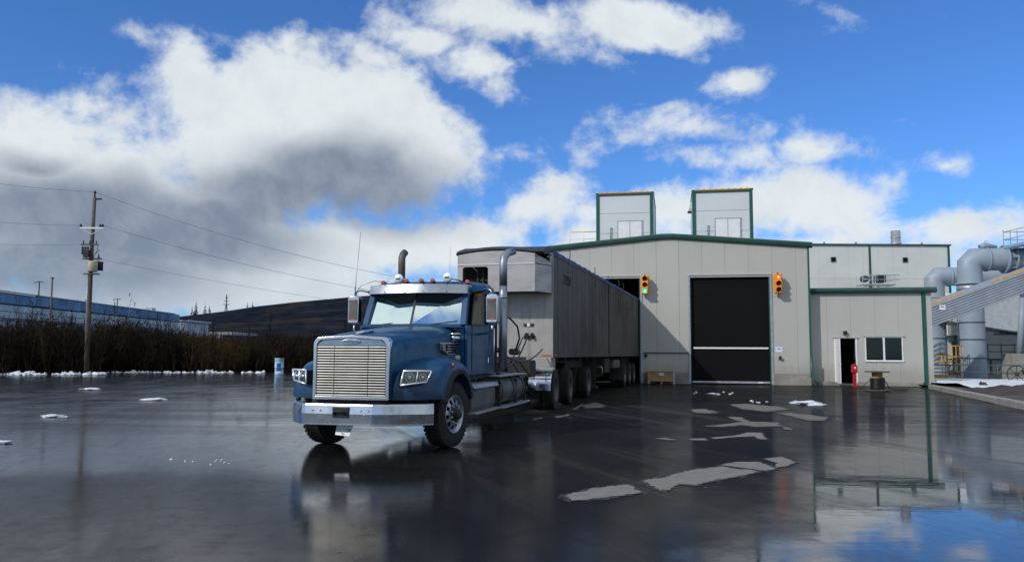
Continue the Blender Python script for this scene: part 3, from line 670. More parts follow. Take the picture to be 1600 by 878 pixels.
# ------------------------------------------------------------------ far plant building
fb_ = thing('plant_building', 'tall pale plant building with two small square vents behind the annex', 'building', (34.1, 62, 0))
FW = 20.5; FZ = 10.0
xs = [-FW+i*1.15 for i in range(18)]+[0]
for a, b in zip(xs, xs[1:]):
    for z0, z1 in ((0, 7.4), (7.41, FZ)):
        box('wall_panel', wallfar, fb_, a+.004, b-.004, 0, .12, z0, z1)
box('side_wall', wallfar, fb_, -.1, 0, .13, 18, 0, FZ); box('back_wall', wallfar, fb_, -FW, -.11, 17.9, 18, 0, FZ); box('side_wall', wallfar, fb_, -FW, -FW+.1, .13, 17.8, 0, FZ)
box('roof', greend, fb_, -FW-.1, .15, -.12, 18.1, FZ+.003, FZ+.12)
box('expansion_joint', greend, fb_, -6.28, -6.14, -.05, -.003, 5, FZ); box('corner_trim', greend, fb_, -.12, .05, -.05, .1, 3, FZ, bevel=.01)
for x in (-9.05, -3.45):
    f_ = box('vent', green, fb_, x-.19, x+.19, -.06, -.003, 8.70, 9.08); box('opening', doorm, f_, x-.15, x+.15, -.065, -.061, 8.74, 9.04)
for x in (-9.5, -7, -1.8): box('roof_stub', galv, fb_, x-.06, x+.06, .5, .62, FZ+.1, FZ+.35)
st = thing('roof_chimney', 'short bright steel chimney on the flat roof of the plant building', 'chimney', (30.95, 64, FZ+.12))
MB().lathe([(.36, -.1), (.36, .22), (.43, .24), (.43, .34), (.36, .36), (.36, 1.35), (.30, 1.35), (.30, .3)], Z, 28).build('stack', galv, st)
MB().lathe([(.37, .78), (.385, .79), (.385, .82), (.37, .83)], Z, 28).build('band', galv, st)
pf = thing('air_handling_platform', 'steel platform with two dark fan units and railings above the annex roof', 'platform', (26.75, 60.5, 5.0))
box('deck', galv, pf, -.4, 2.1, -.6, .6, 1.72, 1.8)
for x in (-.35, .6, 1.3, 2.05):
    for y in (-.55, .55): tube('post', galv, pf, [(x, y, -.4), (x, y, 2.5)], .02, 6)
for z in (2.15, 2.5): tube('rail', galv, pf, [(-.35, -.55, z), (2.4, -.55, z)], .022, 6); tube('rail', galv, pf, [(-.35, .55, z), (2.4, .55, z)], .022, 6)
for i in range(5): tube('brace', galv, pf, [(-.35+i*.5, -.55, -.2), (-.1+i*.5, -.55, 1.7)], .02, 6)
for x, s in ((.35, .36), (1.9, .40)): pass
fu = MB().lathe([(0, 0), (.24, 0), (.26, .1), (.26, .5), (.18, .6), (0, .6)], Matrix.Translation((-.05, -.4, 2.22)) @ Matrix.Rotation(R(90), 4, 'Z'), 20).build('fan_unit', steelb, pf)
f2 = box('fan_unit', steelb, pf, .85, 1.5, -.4, .4, 1.95, 2.5, bevel=.04)
for i in range(4): box('louvre', blackp, f2, .90, 1.45, -.42, -.405, 2.0+i*.12, 2.07+i*.12)

# ------------------------------------------------------------------ ducts, columns, conveyor
def seg3(p, q, r, name, t, m=duct, bands=()):
    MB().tube([p, q], r, 28).build(name, m, t)
    p = Vector(p); q = Vector(q); d = (q-p); L = d.length; d.normalize()
    for s in bands: MB().tube([p+d*s, p+d*(s+.10)], r+.05, 28).build('band', m, t)
def ductrun(name, lb, X, Y, r, zt, zb, x2, grp, y2=None):
    t = thing(name, lb, 'duct', (X, Y, 0), 0, grp); y2 = 0 if y2 is None else y2
    L = x2-X; e = Vector((L, y2, 0)).normalized()
    MB().tube([(0, 0, zb), (0, 0, zt-r*1.05)], r, 32, False).build('riser', duct, t)
    MB().tube([(0, 0, zt-r*1.05), (0, 0, zt-r*.42), Vector((0, 0, zt))+e*r*.42, Vector((0, 0, zt))+e*r*1.05], [r]*4, 32, False).build('elbow', duct, t, sharp=30)
    MB().tube([Vector((0, 0, zt))+e*r*1.05, Vector((0, 0, zt))+e*L], r, 32, False).build('horizontal_duct', duct, t)
    return t, e
gA, eA = ductrun('process_duct', 'thick grey duct with a mitred elbow, the nearer and taller one, rising behind the conveyor', 29.9, 52.0, .74, 7.75, 0, 41, 'grey process ducts', -1)
for z in (5.55, 6.1): MB().tube([(0, 0, z), (0, 0, z+.10)], .90, 32).build('flange', duct, gA)
MB().tube([(0, 0, 5.72), (0, 0, 6.02)], .82, 32).build('steel_collar', galv, gA)
for x in (1.9,): MB().tube([Vector((0, 0, 7.75))+eA*1.0, Vector((0, 0, 7.75))+eA*1.1], .80, 32).build('band', duct, gA)
for x in (2.1, 2.6, 3.6): MB().tube([Vector((0, 0, 7.75))+eA*x, Vector((0, 0, 7.75))+eA*(x+.12)], .92, 32).build('flange', duct, gA)
for k in range(8):
    an = k*math.pi/4; o_ = Vector((0, 0, 7.75)); c_ = Vector((0, math.cos(an)*.86, math.sin(an)*.86)); MB().tube([o_+eA*2.05+c_, o_+eA*2.75+c_], .05, 6).build('tie_bolt', galv if k % 2 else steelb, gA)
for z in (1.3, 2.5, 3.6): MB().tube([(0, 0, z), (0, 0, z+.07)], .78, 32).build('band', steelb, gA)
MB().tube([(.7, -.1, 8.50), (1.0, -.15, 8.68), (1.7, -.2, 8.52)][::-1], [.12, .2, .22], 14).build('bleed_valve', duct, gA); MB().tube([(.95, -.1, 8.7), (1.0, -.1, 8.95), (1.2, -.1, 8.95)], .02, 6).build('valve_handle', galv, gA)
gB, eB = ductrun('process_duct', 'grey duct with a mitred elbow, the lower and farther one, left of the tall duct', 31.0, 58.5, .68, 7.25, 0, 45, 'grey process ducts', -.6)
MB().tube([Vector((0, 0, 7.25))+eB*1.0, Vector((0, 0, 7.25))+eB*1.1], .74, 32).build('band', duct, gB)
for z in (1.5, 2.7, 3.8): MB().tube([(0, 0, z), (0, 0, z+.07)], .72, 32).build('band', steelb, gB)
# service platform on the duct, upper right
sp = thing('service_platform', 'grey service platform with handrails on top of the duct at the right edge', 'platform', (32.1, 50.5, 8.3))
MB().prism([(-.1, -.35), (.6, -.05), (4, -.05), (4, .12), (.6, .12), (-.2, -.22)], lambda u, v, t: (u, t, v+.35), -1.2, 1.2).build('deck', duct, sp)
for x in (-.1, .35, .8, 1.3, 1.9, 2.6):
    tube('post', duct, sp, [(x, -1.15, .2), (x, -1.15, 1.35+min(.1, x*.1))], .025, 6); tube('post', duct, sp, [(x, 1.15, .2), (x, 1.15, 1.35)], .025, 6)
for z in (.8, 1.3): tube('rail', duct, sp, [(-.1, -1.15, z-.1), (.8, -1.15, z+.1), (3.5, -1.15, z+.1)], .022, 6); tube('rail', duct, sp, [(-.1, -1.15, z-.1), (-.1, 1.15, z-.1), (3.5, 1.15, z)], .022, 6)
# conveyor gallery
cv = thing('conveyor_gallery', 'sloping corrugated steel conveyor gallery with a yellow strip along its top edge', 'conveyor', (24.1, 46, 0))
A0 = Vector((-1.5, 0, 3.17)); A1 = Vector((9.0, 0, 6.99)); dd = (A1-A0).normalized(); nn = Vector((-dd.z, 0, dd.x)); HH = 1.14
core = MB().add([A0-nn*HH/2+Vector((0, .03, 0)), A1-nn*HH/2+Vector((0, .03, 0)), A1+nn*HH/2+Vector((0, .03, 0)), A0+nn*HH/2+Vector((0, .03, 0)), A0-nn*HH/2+Vector((0, 2.2, 0)), A1-nn*HH/2+Vector((0, 2.2, 0)), A1+nn*HH/2+Vector((0, 2.2, 0)), A0+nn*HH/2+Vector((0, 2.2, 0))],
    [(0, 1, 2, 3), (4, 5, 6, 7), (0, 1, 5, 4), (3, 2, 6, 7), (0, 3, 7, 4), (1, 2, 6, 5)]).build('housing', corr, cv)
for i in range(7):
    o = -HH/2+.03+i*.145; MB().bar(A0+nn*(o+.03), A1+nn*(o+.03), .07, .08, (nn.x, 0, nn.z)).build('corrugation', corr, cv, bevel=.02, seg=2)
MB().bar(A0+nn*(HH/2-.03), A1+nn*(HH/2-.03), .12, .17, (nn.x, 0, nn.z)).build('top_flashing', corr, cv, bevel=.02)
for s0, s1 in ((1.2, 3.9), (5.6, 8.2), (8.5, 10.5)): MB().bar(A0+nn*(HH/2+.10)+dd*s0, A0+nn*(HH/2+.10)+dd*s1, .10, .07).build('yellow_strip', yellow, cv)
for s in (2.4, 8.15):
    q = A0+nn*(HH/2-.30)+dd*s; lbp = MB().box(q.x-.17, q.x+.17, q.y-.06, q.y-.045, q.z-.14, q.z+.14).build('warning_label', white, cv); MB().box(q.x-.12, q.x+.10, q.y-.066, q.y-.061, q.z+.0, q.z+.07).build('printed_mark', mat('faded red print', (.5, .2, .15), .6), lbp)
# big enclosed second gallery behind, and the far wall
fwm = MATS['far plant cladding']
c2 = thing('enclosed_gallery', 'wide pale grey enclosed gallery hanging behind the corrugated conveyor', 'gallery', (33, 57, 0))
MB().prism([(-2.5, 4.9), (-2.5, 3.95), (7, 2.55), (14, 1.9), (14, 6.5), (2, 6.5)], lambda u, v, t: (u, t, v), 0, 2).build('housing', mat('pale duct paint', (.42, .47, .50), .45), c2)
MB().bar((-2.5, -.03, 3.98), (7, -.03, 2.58), .06, .08).build('lower_flange', steelb, c2)
fw_ = thing('plant_hall', 'long pale plant hall behind the grey columns at the right edge', 'building', (36, 61.4, 0))
for i in range(15): box('wall_panel', wallfar, fw_, -1.8+i*1.6, -.22+i*1.6, 0, .15, -.05, 5.2)
box('roof', greend, fw_, -1.8, 22, -.1, 9, 5.22, 5.4); box('doorway', dark, fw_, -1.0, -.3, -.06, -.004, 0, 2.6)
ws_ = thing('white_silo_hopper', 'tall white bin with a dark foot between the two grey columns', 'bin', (33.2, 60.5, 0))
box('body', white, ws_, .0, .75, 0, 1.2, 3.0, 6.2, bevel=.03); box('foot', steelb, ws_, .2, .8, .1, 1.0, 2.6, 2.98); box('leg', steelb, ws_, .6, .7, .3, .4, 0, 2.6); box('leg', steelb, ws_, .2, .3, .3, .4, 0, 2.6)
sw = thing('vent_silo', 'leaning grey vent pipe in front of the pale hall at the right edge', 'pipe', (33.5, 53, 0))
MB().tube([(-.05, 0, 1.0), (.55, 0, 6.2)], .19, 16).build('pipe', duct, sw)
cl = thing('access_ladder', 'steel access ladder with small platforms beside the left grey column', 'ladder', (30.35, 54.5, 0))
for x in (0, .42): tube('stile', steelb, cl, [(x, 0, .1), (x, 0, 4.4)], .025, 6)
for i in range(14): tube('rung', steelb, cl, [(0, 0, .4+i*.29), (.42, 0, .4+i*.29)], .016, 6)
box('landing', steelb, cl, -.05, .95, -.1, .5, 3.15, 3.25)
def rail(name, lb, loc, L, m, grp=None, z=(.5, 1.05), n=6, dirv=(1, 0), h=1.08):
    t = thing(name, lb, 'railing', loc, math.atan2(dirv[1], dirv[0]), grp)
    for i in range(n): tube('post', m, t, [(L*i/(n-1), 0, 0), (L*i/(n-1), 0, h)], .03, 6)
    for q in z: tube('rail', m, t, [(0, 0, q), (L, 0, q)], .03, 6)
    return t
br = rail('guard_rail', 'long dark blue-grey guard rail running in front of the columns', (22.5, 46.5, .1), 14, steelb, None, (.42, .85), 6, h=.85)
rail('walkway_railing', 'grey handrail on the walkway right of the big column', (35.6, 60, 1.3), 8, steelb, 'walkway railings', (.5, 1.0, -.05), 9)
wk = thing('walkway', 'raised dark steel walkway behind the big grey column', 'walkway', (30, 60.4, 0)); box('deck', steelb, wk, 0, 14, -.3, .8, 1.15, 1.28)
for x in range(0, 14, 2): box('column', steelb, wk, x, x+.12, 0, .12, 0, 1.14); MB().bar((x+.1, .05, .1), (x+1.6, .05, 1.1), .07, .07).build('brace', steelb, wk)
ys = thing('stair_railing', 'yellow stair and landing railing at the foot of the left grey column', 'stairs', (27.3, 51, .1))
ys.scale = (.62, 1, 1.05)
for x in (0, .35, .75, 1.1, 1.5, 1.9, 2.2): tube('post', yellow, ys, [(x, 0, 0), (x, 0, 1.3+(.6 if x > 1 else 0))], .032, 6)
for z in (.15, .55, .95, 1.3): tube('rail', yellow, ys, [(-.8, 0, z), (1.1, 0, z)], .03, 6)
for z in (.35, .8, 1.25, 1.9): tube('rail', yellow, ys, [(1.1, 0, z), (2.2, 0, z)], .03, 6)
box('kick_plate', yellow, ys, -.8, .3, -.03, .03, -.05, .1)
cb_ = thing('concrete_block', 'large square concrete block behind the spoked wheel at the right edge', 'block', (30.2, 47.6, 0), .05); box('block', concrete, cb_, -.5, .65, 0, 1.1, 0, 1.62, bevel=.03)
for i in range(4): tube('lifting_loop', steelb, cb_, [(-.4+i*.28, .3, 1.6), (-.36+i*.28, .3, 1.70), (-.30+i*.28, .3, 1.6)], .02, 6)
sg = thing('gauge_platform', 'small caged gauge platform on a post beside the big grey column', 'platform', (35.2, 58, 0))
tube('post', steelb, sg, [(1.6, 0, 0), (1.6, 0, 3.0)], .05, 6); box('deck', steelb, sg, -.1, 1.9, -.4, .4, 3.0, 3.1)
for x in (-.05, .45, 1, 1.45, 1.85): tube('cage_bar', steelb, sg, [(x, -.38, 3.1), (x, -.38, 4.1)], .02, 6)
for z in (3.6, 4.1): tube('cage_rail', steelb, sg, [(-.05, -.38, z), (1.85, -.38, z)], .02, 6)
# pipes between annex roof and duct
pr = thing('pipe_rack', 'cluster of thin grey pipes and braces between the annex roof and the tall duct', 'pipe rack', (27.5, 55, 4.4))
for z, r_ in ((1.05, .05), (.7, .04), (.35, .06), (.05, .05), (-.2, .04)): tube('pipe', galv if z > .9 else steelb, pr, [(-1, 0, z), (4.2, .1, z+.05)], r_, 8)
for i in range(8): tube('brace', steelb, pr, [(-.5+i*.55, .1, -.6), (-.2+i*.55, .1, 1.05)], .03, 6); 
for i in range(5): box('valve', duct if i % 2 else steelb, pr, -.3+i*.7, -.05+i*.7, -.2, .05, .15+.2*(i % 3), .38+.2*(i % 3), bevel=.03)
# old spoked wheel
swl = thing('spoked_iron_wheel', 'black spoked iron wheel of old machinery on the snow at the right edge', 'wheel', (25.75, 41.0, .1), -.35)
WX = Matrix.Translation((0, 0, .45)) @ Matrix.Rotation(R(90), 4, 'Z')
MB().lathe([(.42, -.04), (.46, -.04), (.46, .04), (.42, .04)], WX, 32, closed=True).build('rim', cable, swl, sharp=40)
for k in range(8): an = k*math.pi/4; tube('spoke', cable, swl, [(0, 0, .45), (.43*math.cos(an), 0, .45+.43*math.sin(an))], .018, 6)
MB().lathe([(0, -.12), (.08, -.12), (.08, .12), (0, .12)], WX, 16).build('hub', cable, swl)
mc = MB(); 
for k in range(7): mc.bar((random.uniform(-.4, 1.2), .2, random.uniform(0, .4)), (random.uniform(.2, 1.6), .5, random.uniform(0, .7)), .08, .08)
mc.build('machine_frame', cable, swl)
for k, (x, y, s) in enumerate([(22.3, 46.3, .4), (23.6, 46.4, .3), (25.2, 46.3, .35), (27.2, 45.0, .35), (24.4, 43, .15)]):
    o = lump((0, 0, 0), s, s*.7, s*.45, mud if k % 2 else concrete, 'rubble_heap', 3, .6); o.location = (x, y, .12)
    tag(o, ['dark mud heap below the guard rail, nearest the annex', 'pale rubble heap second from the annex under the guard rail', 'dark mud heap in the middle of the guard rail', 'pale broken concrete lump at the right beside the spoked wheel', 'small dark clod in the middle of the snow field'][k], 'rubble', 'rubble along the guard rail')
o = lump((0, 0, 0), .16, .12, .16, mud, 'mud_clod', 3, .6); o.location = (20.6, 35.2, .2); tag(o, 'small dark clod on the snow just behind the kerb beside the annex corner', 'clod')
# ================================================================== semi truck
TA = R(13.3); TO = (-2.03, 13.16, 0)
tk = thing('semi_truck', 'blue conventional semi truck with chrome grille and bumper pulling out of the shed', 'truck', TO, -TA)
def tpoly(name, pts, m, parent=None, **k): return MB().add(pts, [tuple(range(len(pts)))]).build(name, m, parent or tk, **k)
# wheels
def wheel(parent, cx, cy, cz=.525, steer=0.0, side=1, dual=False, rimmat=chrome, wd=.29, disc=True):
    X = Matrix.Translation((cx, cy, cz)) @ Matrix.Rotation(steer, 4, 'Z') @ Matrix.Scale(side, 4, (1, 0, 0))
    Ro = .525; prof = [(.29, -wd/2), (.40, -wd/2-.012), (.475, -wd/2), (.51, -wd/2+.03), (Ro, -wd/2+.06)]
    for k in range(4):
        x = -wd/2+.06+(wd-.12)*(k+.5)/4
        prof += [(Ro, x-.018), (Ro-.014, x-.012), (Ro-.014, x+.012), (Ro, x+.018)]
    prof += [(Ro, wd/2-.06), (.51, wd/2-.03), (.475, wd/2), (.40, wd/2+.012), (.295, wd/2)]
    t = MB().lathe(prof, X, 40)
    for k in range(40):     # shoulder lugs
        an = 2*math.pi*k/40
        for s in (-1, 1):
            c = [X @ Vector((s*(wd/2-.03+a), (.505+b)*math.cos(an+e), (.505+b)*math.sin(an+e))) for a in (0, .028) for b in (-.03, .012) for e in (-.045, .045)]
            t.add(c, [(0, 1, 3, 2), (4, 6, 7, 5), (0, 4, 5, 1), (2, 3, 7, 6), (0, 2, 6, 4), (1, 5, 7, 3)])
    tyre = t.build('wheel', rubber, parent)
    xo = wd/2
    if not dual:
        # alloy disc: lip, barrel, face with ten hand holes, hub
        MB().lathe([(.292, xo-.002), (.300, xo+.006), (.292, xo+.012), (.278, xo-.02), (.262, xo-.045)], X, 40).build('rim_lip', rimmat, tyre)
        n = 10; f = MB(); r0, r1, rh0, rh1 = .265, .12, .235, .175
        seg = 60; rad = [.264, .238, .205, .172, .125]; dep = [-.045, -.025, -.012, -.004, .0]
        vs = []
        for ri, d in zip(rad, dep):
            for k in range(seg):
                an = 2*math.pi*k/seg; vs.append(X @ Vector((xo+d, ri*math.cos(an), ri*math.sin(an))))
        fs = []
        for i in range(len(rad)-1):
            for k in range(seg):
                if i in (1, 2) and k % 6 in (0, 1, 2): continue
                k2 = (k+1) % seg; fs.append((i*seg+k, i*seg+k2, (i+1)*seg+k2, (i+1)*seg+k))
        f.add(vs, fs, True); f.build('rim_face', rimmat, tyre)
        MB().lathe([(.29, xo-.05), (.29, -wd/2), (.1, xo-.12), (0, xo-.12)], X, 30).build('rim_barrel', chassis, tyre)
        MB().lathe([(.125, xo), (.125, xo+.015), (.10, xo+.03), (.085, xo+.05), (.08, xo+.09), (.055, xo+.11), (0, xo+.112)], X, 24).build('hub', rimmat if rimmat is chrome else chassis, tyre, sharp=40)
        for k in range(10):
            an = 2*math.pi*(k+.5)/10; a = X @ Vector((xo, .145*math.cos(an), .145*math.sin(an))); b = X @ Vector((xo+.045, .145*math.cos(an), .145*math.sin(an))); MB().tube([a, b], .018, 6).build('wheel_nut', rimmat, tyre)
    else:
        MB().lathe([(.295, xo-.002), (.302, xo+.006), (.29, xo), (.27, xo-.05), (.24, xo-.14), (.20, xo-.17), (.13, xo-.17), (.12, xo-.12), (.10, xo-.08), (0, xo-.07)], X, 36).build('rim', tankm, tyre, sharp=40)
        X2 = X @ Matrix.Translation((-.33, 0, 0))
        MB().lathe([(.29, -wd/2), (.40, -wd/2-.012), (.51, -wd/2+.03), (Ro, -wd/2+.06), (Ro, wd/2-.06), (.51, wd/2-.03), (.40, wd/2+.012), (.29, wd/2)], X2, 36).build('inner_tyre', rubber, tyre)
    return tyre
ST = R(11)
rimal = mat('wheel alloy', (.42, .44, .48), .3, .8, .1, 5, dirt=(.12, .11, .10), dscale=5, damt=.6)
wheel(tk, 1.02, 0, steer=-ST, side=1, rimmat=rimal); wheel(tk, -1.02, 0, steer=-ST, side=-1, rimmat=rimal)
MB().tube([(-.9, 0, .5), (-.55, 0, .42), (.55, 0, .42), (.9, 0, .5)], .07, 10).build('front_axle', chassis, tk)
for y in (8.86, 11.3):
    for s in (-1, 1): wheel(tk, s*1.07, y, side=s, dual=True)
    MB().tube([(-.9, y, .52), (.9, y, .52)], .1, 10).build('drive_axle', chassis, tk)
# frame
for s in (-1, 1): box('frame_rail', chassis, tk, s*.43-.045, s*.43+.045, -1.25, 12.0, .78, 1.02)
for y in (.9, 2.6, 4.2, 6, 7.8, 10, 11.9): box('cross_member', chassis, tk, -.384, .384, y, y+.12, .80, 1.0)
box('engine_block', chassis, tk, -.38, .38, -.85, 1.2, .6, 1.35, bevel=.06); box('radiator', chassis, tk, -.52, .52, -1.22, -1.1, .6, 1.58)
for s in (-1, 1): box('leaf_spring', chassis, tk, s*.45-.05, s*.45+.05, -.75, .75, .56, .66)
box('under_shield', chassis, tk, -.66, .52, -1.32, -1.20, .46, .84, bevel=.02); box('splash_panel', chassis, tk, -1.0, 1.0, -.86, -.80, .42, .84, bevel=.02)
# bumper
BP = [(-1.17, -.90), (-1.10, -1.04), (-.76, -1.41), (-.68, -1.46), (.37, -1.46), (.48, -1.43), (1.07, -1.14), (1.16, -1.02)]
def inset(pts, d): return [(x*(1-d/1.2), y+d) for x, y in pts]
def bumper():
    rings = []
    for z, d, in ((.43, .06), (.435, .0), (.46, -.0), (.60, -.015), (.72, -.0), (.745, .01), (.75, .07)):
        rings.append([(x*(1-d*.3), y+d, z) for x, y in BP])
    mb = MB(); mb.loft(rings, caps=False, smooth=False, closed=False)
    return mb
bu = bumper().build('bumper', bumperm, tk, fix=False); m_ = bu.modifiers.new('thickness', 'SOLIDIFY'); m_.thickness = .02; m_.offset = -1; b_ = bu.modifiers.new('bevel', 'BEVEL'); b_.width = .012; b_.segments = 2
box('tow_pocket', blackp, bu, -.24, .02, -1.492, -1.40, .545, .70, bevel=.012); MB().tube([(-.20, -1.50, .60), (-.20, -1.53, .64), (-.04, -1.53, .64), (-.04, -1.50, .60)], .022, 8).build('tow_hook', chassis, bu)
for cx in (-.50, .26):
    for dx, dz in ((-.06, .03), (.06, .03), (0, -.03)): MB().lathe([(0, -.012), (.010, -.010), (.014, 0)], Matrix.Translation((cx+dx, -1.478, .62+dz)) @ Matrix.Rotation(R(90), 4, 'Z'), 10).build('bolt', chrome, bu)
pt = MB().add([(-.25, -1.30, .425), (.01, -1.30, .425), (-.03, -1.34, .27), (-.255, -1.34, .285), (-.25, -1.295, .425), (.01, -1.295, .425), (-.03, -1.335, .27), (-.255, -1.335, .285)], [(0, 1, 2, 3), (4, 5, 6, 7), (0, 1, 5, 4), (1, 2, 6, 5), (2, 3, 7, 6), (3, 0, 4, 7)]).build('licence_plate', white, tk)
pn = mat('plate blue print', (.03, .12, .25), .5); pg = mat('plate green print', (.04, .25, .14), .5)
PX = Matrix.Translation((-.13, -1.325, .352)) @ Matrix.Rotation(R(-14), 4, 'X') @ FACE
text('plate_number', 'CC 1720', .062, pn, pt, PX, .003); text('plate_line', 'BC', .03, pg, pt, Matrix.Translation((-.135, -1.343, .305)) @ Matrix.Rotation(R(-14), 4, 'X') @ FACE, .003)
# grille
gz0, gz1, gw, gy = .80, 1.735, .60, -1.42
outer = [(-gw, gz0)]+arc((-gw+.12, gz1-.13), .12, math.pi, math.pi*.62, 5, lambda a, b: (a, b))+[(0, gz1+.012)]+arc((gw-.12, gz1-.13), .12, math.pi*.38, 0, 5, lambda a, b: (a, b))+[(gw, gz0)]
k_ = .055
inner = [((x)*(1-k_/gw), gz0+k_ if z <= gz0 else z-k_*.9) for x, z in outer]
n = len(outer); gs = MB()
vs = [(x, gy, z) for x, z in outer]+[(x, gy, z) for x, z in inner]+[(x, gy+.16, z) for x, z in outer]+[(x, gy+.10, z) for x, z in inner]
fs = []
for i in range(n):
    j = (i+1) % n; fs += [(i, j, n+j, n+i), (i, j, 2*n+j, 2*n+i), (n+i, n+j, 3*n+j, 3*n+i)]
gs.add(vs, fs).build('grille_surround', mat('bright chrome', (.62, .66, .72), .16, 1, .03, 3), tk, bevel=.014, seg=3)
box('grille_crown', mat('crown steel', (.30, .38, .46), .25, .9), tk, -gw+.05, gw-.05, gy+.02, gy+.05, 1.585, 1.69, bevel=.01)
bd = MB().prism([(.0+.145*math.cos(a)*(1), 1.652+.033*math.sin(a)) for a in [2*math.pi*q/24 for q in range(24)]], lambda u, v, t: (u, t, v), gy-.012, gy+.02).build('badge', chrome, tk, bevel=.006)
MB().prism([(.0+.128*math.cos(a), 1.652+.022*math.sin(a)) for a in [2*math.pi*q/24 for q in range(24)]], lambda u, v, t: (u, t, v), gy-.016, gy-.012).build('badge_field', pn, bd)
text('badge_lettering', 'FREIGHTLINER', .030, chrome, bd, Matrix.Translation((0, gy-.018, 1.652)) @ FACE, .001)
box('grille_screen', doorm, tk, -gw+.05, gw-.05, gy+.11, gy+.13, gz0+.04, 1.60)
NS = 19
for i in range(NS):
    z = .872+(1.572-.872)*i/(NS-1)
    m = MB()
    for a, b in ((-.538, -.272), (-.262, .262), (.272, .538)):
        m.prism([(gy+.012, z-.008), (gy+.015, z+.006), (gy+.032, z+.008), (gy+.032, z-.006)], lambda u, v, t: (t, u, v), a, b)
    m.build('grille_slat', slatm, tk)
for x in (-.29, .29): box('grille_post', blackp, tk, x-.02, x+.02, gy+.035, gy+.10, gz0+.05, 1.59)
box('grille_base', alum, tk, -gw+.04, gw-.04, gy+.008, gy+.10, gz0+.01, .855, bevel=.008)
# hood: lofted sections
def hsec(y, w, zt, zs, wb, zb):
    # half section from centre top to lower side
    return [(0, zt), (w*.35, zt-.004), (w*.62, zt-.018), (w*.80, zt-.045), (w*.92, zt-.09), (w*.985, zs), (w, zs-.08), (wb, (zs+zb)/2), (wb, zb)]
secs = [(-1.405, .585, 1.715, 1.60, .59, .82), (-1.30, .60, 1.745, 1.63, .605, .86), (-1.0, .625, 1.78, 1.66, .64, .9), (-.4, .67, 1.835, 1.71, .70, .9), (.3, .735, 1.895, 1.76, .77, .9), (.9, .80, 1.945, 1.80, .84, .9), (1.36, .855, 1.98, 1.83, .90, .9)]
rings = []
for y, w_, zt, zs, wb, zb in secs:
    h = hsec(y, w_, zt, zs, wb, zb); rings.append([(-x, y, z) for x, z in h[::-1]]+[(x, y, z) for x, z in h[1:]])
hd = MB().loft(rings, caps=False, smooth=True, closed=False).build('hood', blue, tk, fix=False)
b_ = hd.modifiers.new('thickness', 'SOLIDIFY'); b_.thickness = .02; b_.offset = 0
rg = [(x*1.0, -1.43+.0, z+.012) for x, z in [(p[0], p[2]) for p in rings[0]] if z > 1.35]
tube('hood_latch', chrome, tk, [(0.0, -1.28, 1.755), (0.06, -1.12, 1.80), (.13, -.95, 1.815)], .03, 8)
